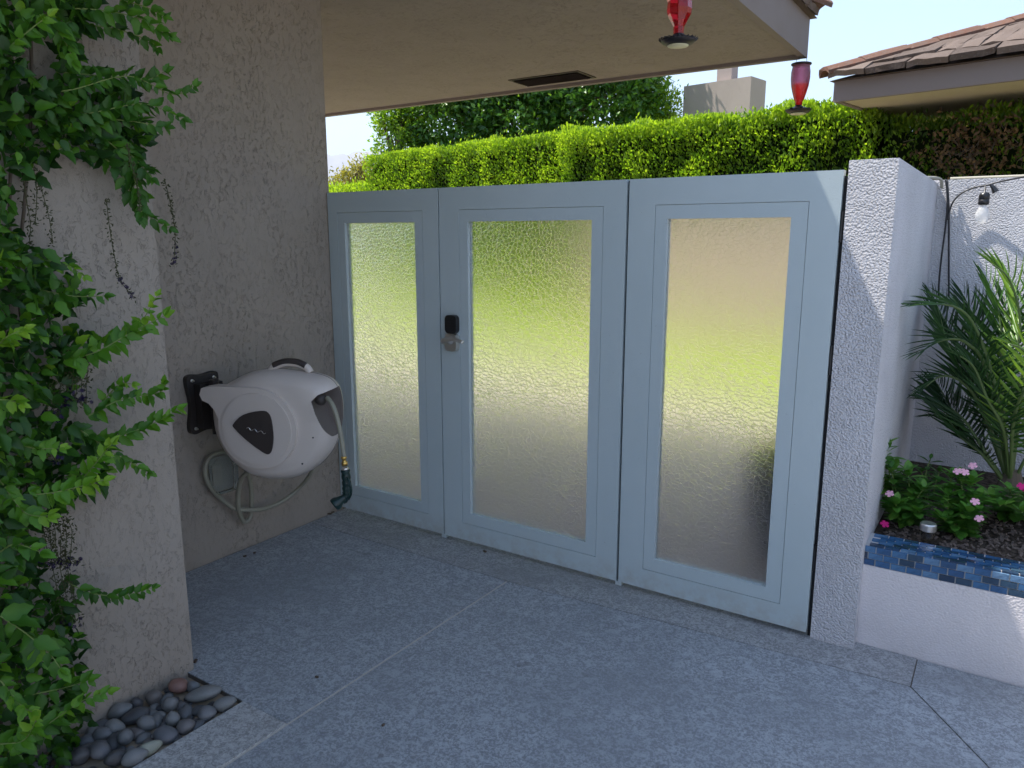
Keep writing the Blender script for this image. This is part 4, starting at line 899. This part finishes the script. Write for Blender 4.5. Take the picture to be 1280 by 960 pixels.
# ================================================================== CLIMBING VINE (left)
vine = empty('climbing_vine', (-2.38, .95, 0), 'leafy green climbing shrub with hanging purple flower clusters covering the stucco at left', 'vine')
LV = []   # (P, D, N, L, tone)
stems = bmesh.new()
def vp(x, y, off): return onx(x, y, -2.40+off)
def sprig(pts, off0, off1, leaf=.062, step=.026, tone=.5, tip=.35, r=.0024, under=True):
    leaf *= .76; step *= .80; tip *= .8
    n_ = len(pts); P = catmull([vp(x, y, off0+(off1-off0)*i/(n_-1)) for i, (x, y) in enumerate(pts)], 8)
    tube(stems, P, [r*(1-.6*i/(len(P)-1)) for i in range(len(P))], 5)
    L_ = [0]
    for a, b in zip(P, P[1:]): L_.append(L_[-1]+(b-a).length)
    m = max(2, int(L_[-1]/step))
    for k in range(m+1):
        s_ = L_[-1]*k/m; i = min(len(P)-2, max(j for j in range(len(L_)) if L_[j] <= s_+1e-6)); T = (P[i+1]-P[i]).normalized()
        p = P[i].lerp(P[i+1], (s_-L_[i])/max(1e-6, L_[i+1]-L_[i])); f_ = k/m
        face = (EYEP-p).normalized(); Bv = T.cross(face).normalized()
        for sg in (-1, 1):
            d = (T*(.55+.5*f_) + Bv*sg*random.uniform(.6, 1.1) + face*random.uniform(-.2, .5) + Vector((0, 0, -.30)) + Vector([random.gauss(0, .30) for _ in range(3)])).normalized()
            nn2 = face + UP*.7 + Vector([random.gauss(0, .5) for _ in range(3)])
            LV.append((p, d, nn2, leaf*random.uniform(.6, 1.2)*(1-.4*f_**3), min(1, max(0, tone+tip*f_**2+random.gauss(0, .10)))))
    d = T+Vector((0, 0, .1)); LV.append((P[-1], d, (EYEP-P[-1]).normalized()+UP*.4, leaf*.7, min(1, tone+tip)))
# named arching sprigs as in the photograph
for a in [
 ([(60, 10), (120, 12), (170, 22), (212, 45)], .10, .22, .066, .024, .35, .2), ([(90, 30), (140, 35), (185, 50), (196, 60)], .06, .16, .06, .024, .3, .15), ([(150, 0), (180, 8), (205, 20)], .1, .2, .055, .024, .4, .2),
 ([(20, 120), (90, 112), (160, 95), (215, 118), (242, 108)], .12, .28, .056, .024, .35, .15), ([(60, 150), (120, 140), (180, 130), (228, 148)], .1, .24, .062, .024, .3, .15),
 ([(70, 90), (130, 95), (180, 100), (205, 90)], .08, .2, .066, .026, .35, .1), ([(100, 150), (150, 150), (205, 158)], .1, .2, .066, .026, .3, .1),
 ([(110, 160), (150, 190), (170, 230), (178, 272)], .10, .16, .066, .022, .3, .1), ([(120, 190), (150, 215), (175, 262), (212, 285)], .08, .16, .062, .024, .25, .1), ([(140, 170), (170, 200), (190, 222)], .1, .18, .06, .024, .3, .1),
 ([(0, 330), (40, 325), (80, 330), (105, 345)], .12, .2, .05, .02, .55, .35), ([(40, 360), (90, 370), (130, 370)], .12, .2, .06, .024, .35, .15),
 ([(80, 450), (120, 440), (160, 418), (205, 395)], .14, .26, .072, .024, .5, .4), ([(130, 430), (170, 410), (196, 370)], .12, .2, .05, .024, .6, .3),
 ([(100, 560), (150, 545), (190, 530), (222, 512)], .10, .24, .066, .022, .42, .35), ([(110, 520), (150, 500), (200, 490), (205, 478)], .1, .2, .062, .022, .4, .3), ([(90, 530), (140, 565), (185, 590)], .1, .2, .062, .022, .35, .2), ([(130, 500), (150, 480), (165, 480)], .1, .15, .05, .024, .5, .4),
 ([(80, 625), (110, 590), (140, 555)], .16, .25, .062, .02, .6, .35), ([(20, 620), (70, 615), (130, 600)], .2, .3, .062, .022, .6, .4), ([(0, 600), (30, 640), (60, 645)], .2, .3, .066, .024, .5, .4),
 ([(80, 725), (110, 740), (150, 745), (190, 735)], .10, .18, .056, .020, .25, .35), 
 ([(0, 770), (30, 790), (60, 815), (75, 835)], .35, .45, .09, .03, .35, .3), ([(0, 690), (20, 680), (50, 690)], .35, .45, .08, .03, .3, .3),
 ([(10, 940), (60, 905), (105, 875), (135, 865)], .25, .35, .062, .024, .5, .35), ([(30, 870), (80, 860), (110, 850)], .2, .28, .07, .024, .35, .3), ([(0, 930), (30, 925), (45, 900)], .3, .4, .06, .022, .55, .4),
 ([(0, 430), (10, 420), (30, 412)], .3, .35, .055, .014, .75, .25), ([(-10, 500), (10, 500), (25, 505)], .3, .35, .055, .016, .65, .3), ([(10, 60), (40, 35), (60, 20)], .25, .3, .06, .02, .5, .4), ([(60, 20), (80, 50), (92, 75)], .2, .25, .07, .024, .4, .3),
 ([(0, 545), (40, 560), (75, 560)], .2, .3, .055, .02, .4, .5), ([(0, 850), (25, 880), (40, 890)], .3, .4, .05, .02, .5, .3)]:
    sprig(*a)
# leafy mass behind the sprigs
def inside(x, y, poly):
    c = False; j = len(poly)-1
    for i in range(len(poly)):
        if (poly[i][1] > y) != (poly[j][1] > y) and x < (poly[j][0]-poly[i][0])*(y-poly[i][1])/(poly[j][1]-poly[i][1])+poly[i][0]: c = not c
        j = i
    return c
M1 = [(-60, -40), (150, -40), (105, 20), (112, 50), (95, 95), (150, 95), (178, 130), (182, 165), (176, 262), (150, 200), (110, 196), (80, 196), (50, 222), (12, 212), (-60, 225)]
M2 = [(-60, 210), (10, 222), (26, 300), (85, 318), (98, 345), (95, 400), (118, 430), (82, 470), (90, 520), (128, 560), (138, 600), (90, 622), (50, 660), (48, 720), (88, 752), (100, 810), (102, 860), (112, 900), (70, 975), (-60, 990)]
holes = [(52, 70, 22, 30), (112, 120, 10, 12)]
for poly, cnt in ((M1, 1250), (M2, 2500)):
    k = 0
    while k < cnt:
        x = random.uniform(-60, 190); y = random.uniform(-40, 985)
        if not inside(x, y, poly) or any(((x-a)/c)**2+((y-b)/d_)**2 < 1 for a, b, c, d_ in holes): continue
        edge = min(1, max(0, (150-x)/150)); off = random.uniform(.02, .06+.22*edge); p = vp(x, y, off)
        face = (EYEP-p).normalized(); a_ = random.uniform(0, 2*math.pi); side = Vector((math.cos(a_)*.8, math.cos(a_)*.0, math.sin(a_)*.6-.5)); sd = RT*math.cos(a_)+UP*(math.sin(a_)*.7-.45)+face*random.uniform(-.3, .4)
        nn2 = face*.7+UP*.6+Vector([random.gauss(0, .7) for _ in range(3)])
        LV.append((p, sd, nn2, random.uniform(.026, .058), min(1, max(0, random.gauss(.26, .24)+.5*max(0, off-.2))))); k += 1
# woody canes up the wall
canes = bmesh.new()
for x0 in (-15, 10, 30, -40):
    tube(canes, catmull([vp(x0+random.uniform(-12, 12), y, .03) for y in range(960, -60, -120)] , 5), .005, 6)
obj('canes', canes, M_WOOD, vine, smooth=True)
LVs = sorted(LV, key=lambda l: -(l[3]/(l[0]-EYEP).length)*(1 if 0 < (l[0]-EYEP).dot(RT)/(l[0]-EYEP).dot(FW)*FPX+640 else 0) - (.02 if l[4] > .55 else 0))
ivm = [single_leaf(IVYT, (k+.5)/9, M_VINE) for k in range(9)]
obj('stems', stems, M_STEM, vine, smooth=True)['kind'] = 'stuff'
for (p, d, nn2, l, tn) in LVs[:296]:
    d = d.normalized(); nz_ = (nn2-d*nn2.dot(d)).normalized(); yv = nz_.cross(d)
    R = Matrix(((d.x, yv.x, nz_.x), (d.y, yv.y, nz_.y), (d.z, yv.z, nz_.z))).to_euler()
    link('leaf', ivm[min(8, int(tn*9))], vine, p, R, (l, l, l))
rest = LVs[296:]
me = scatter_mesh('leaf_mass', IVYT, [tuple(a[0]) for a in rest], [tuple(a[1]) for a in rest], [tuple(a[2]) for a in rest], [a[3] for a in rest], np.array([a[4] for a in rest]), M_VINE, True)
o = link('leaf_mass', me, vine); o['kind'] = 'stuff'
# hanging flower racemes
def raceme(pts, off, full=0., wid=5, name='flower_raceme'):
    P = catmull([vp(x, y, off) for x, y in pts], 8); q = bmesh.new(); tube(q, P, .0011, 4)
    L_ = len(P)
    for i in range(L_*3):
        f_ = i/(L_*3); p = P[min(L_-1, int(f_*L_))]+Vector([random.gauss(0, .0042*wid/5) for _ in range(3)])
        mi = 1 if f_ > 1-full*.7 and i % 2 else 0; s_ = .0050 if mi == 0 else .0062
        d = Vector([random.gauss(0, 1) for _ in range(3)]).normalized(); M = aim(p, d)
        if mi:
            for kk in range(5):
                a = kk*1.2566; v0 = q.verts.new(M@Vector((0, 0, 0))); v1 = q.verts.new(M@Vector((s_*math.cos(a-.5), s_*math.sin(a-.5), .001))); v2 = q.verts.new(M@Vector((s_*math.cos(a+.5), s_*math.sin(a+.5), .001))); f = q.faces.new((v0, v1, v2)); f.material_index = 1
        else: tube(q, [p, p+d*s_, p+d*s_*1.8], [.0010, .0020, .0006], 4)
    return obj(name, q, [M_CALYX, M_PURP], vine)
raceme([(28, 215), (32, 245), (38, 280), (36, 308)], .10, 0, 9); raceme([(48, 215), (53, 240), (62, 275), (66, 305)], .10, .0, 7)
raceme([(42, 210), (46, 240), (44, 280)], .1, 0, 6)
raceme([(133, 250), (137, 285), (143, 320), (150, 350), (168, 372)], .06, .45, 5); raceme([(158, 180), (165, 205), (172, 235), (175, 262)], .17, 0, 4)
raceme([(206, 225), (212, 250), (217, 275), (219, 300), (217, 330)], .10, .35, 5)
for k in range(5): raceme([(85+k*6, 438+k*2), (86+k*6, 460), (84+k*6, 482), (80+k*7, 505)], .12+.02*(k % 2), .42, 9)
for k in range(3): raceme([(62+k*7, 480), (60+k*7, 505), (58+k*8, 522)], .13, .6, 8)
for k in range(6): raceme([(52+k*6, 645), (55+k*7, 665), (58+k*6, 685+3*k), (56+k*8, 705)], .12+.015*(k % 3), .35, 10)
for k in range(3): raceme([(62+k*10, 690), (68+k*9, 720), (74+k*10, 750), (80+k*10, 778)], .13, .15, 8)
raceme([(60, 555), (66, 570), (72, 580)], .17, .7, 8)

# small debris on the slab
q = bmesh.new()
for px_, py_, s_ in ((306, 695, .008), (318, 691, .006), (412, 642, .012), (416, 640, .009), (479, 906, .005), (396, 846, .006), (606, 689, .010), (244, 826, .010)):
    p = onz(px_, py_, .006); box(q, (-s_, -s_*.5, -.003), (s_, s_*.5, .003), Matrix.Translation(p) @ Matrix.Rotation(px_, 4, 'Z'))
tag(obj('dry_leaf_crumbs', q, plain('dry_crumb', (.10, .07, .05), .9)), 'tiny dry crumbs scattered on the concrete', 'debris', kind='stuff')
print('vine leaves', len(LV))

# air: far things fade to pale blue
hz_ = bmesh.new(); box(hz_, (-9500, -9500, -4), (9500, 9500, 1500)); hzm = bpy.data.materials.new('haze_air'); hzm.use_nodes = True
ht = hzm.node_tree; ht.nodes.remove(ht.nodes['Principled BSDF']); pv = ht.nodes.new('ShaderNodeVolumePrincipled')
pv.inputs['Density'].default_value = .00014; pv.inputs['Color'].default_value = (.74, .85, 1, 1); pv.inputs['Anisotropy'].default_value = .15; ht.links.new(pv.outputs[0], ht.nodes['Material Output'].inputs['Volume'])
ho = obj('haze', hz_, hzm); ho['kind'] = 'stuff'
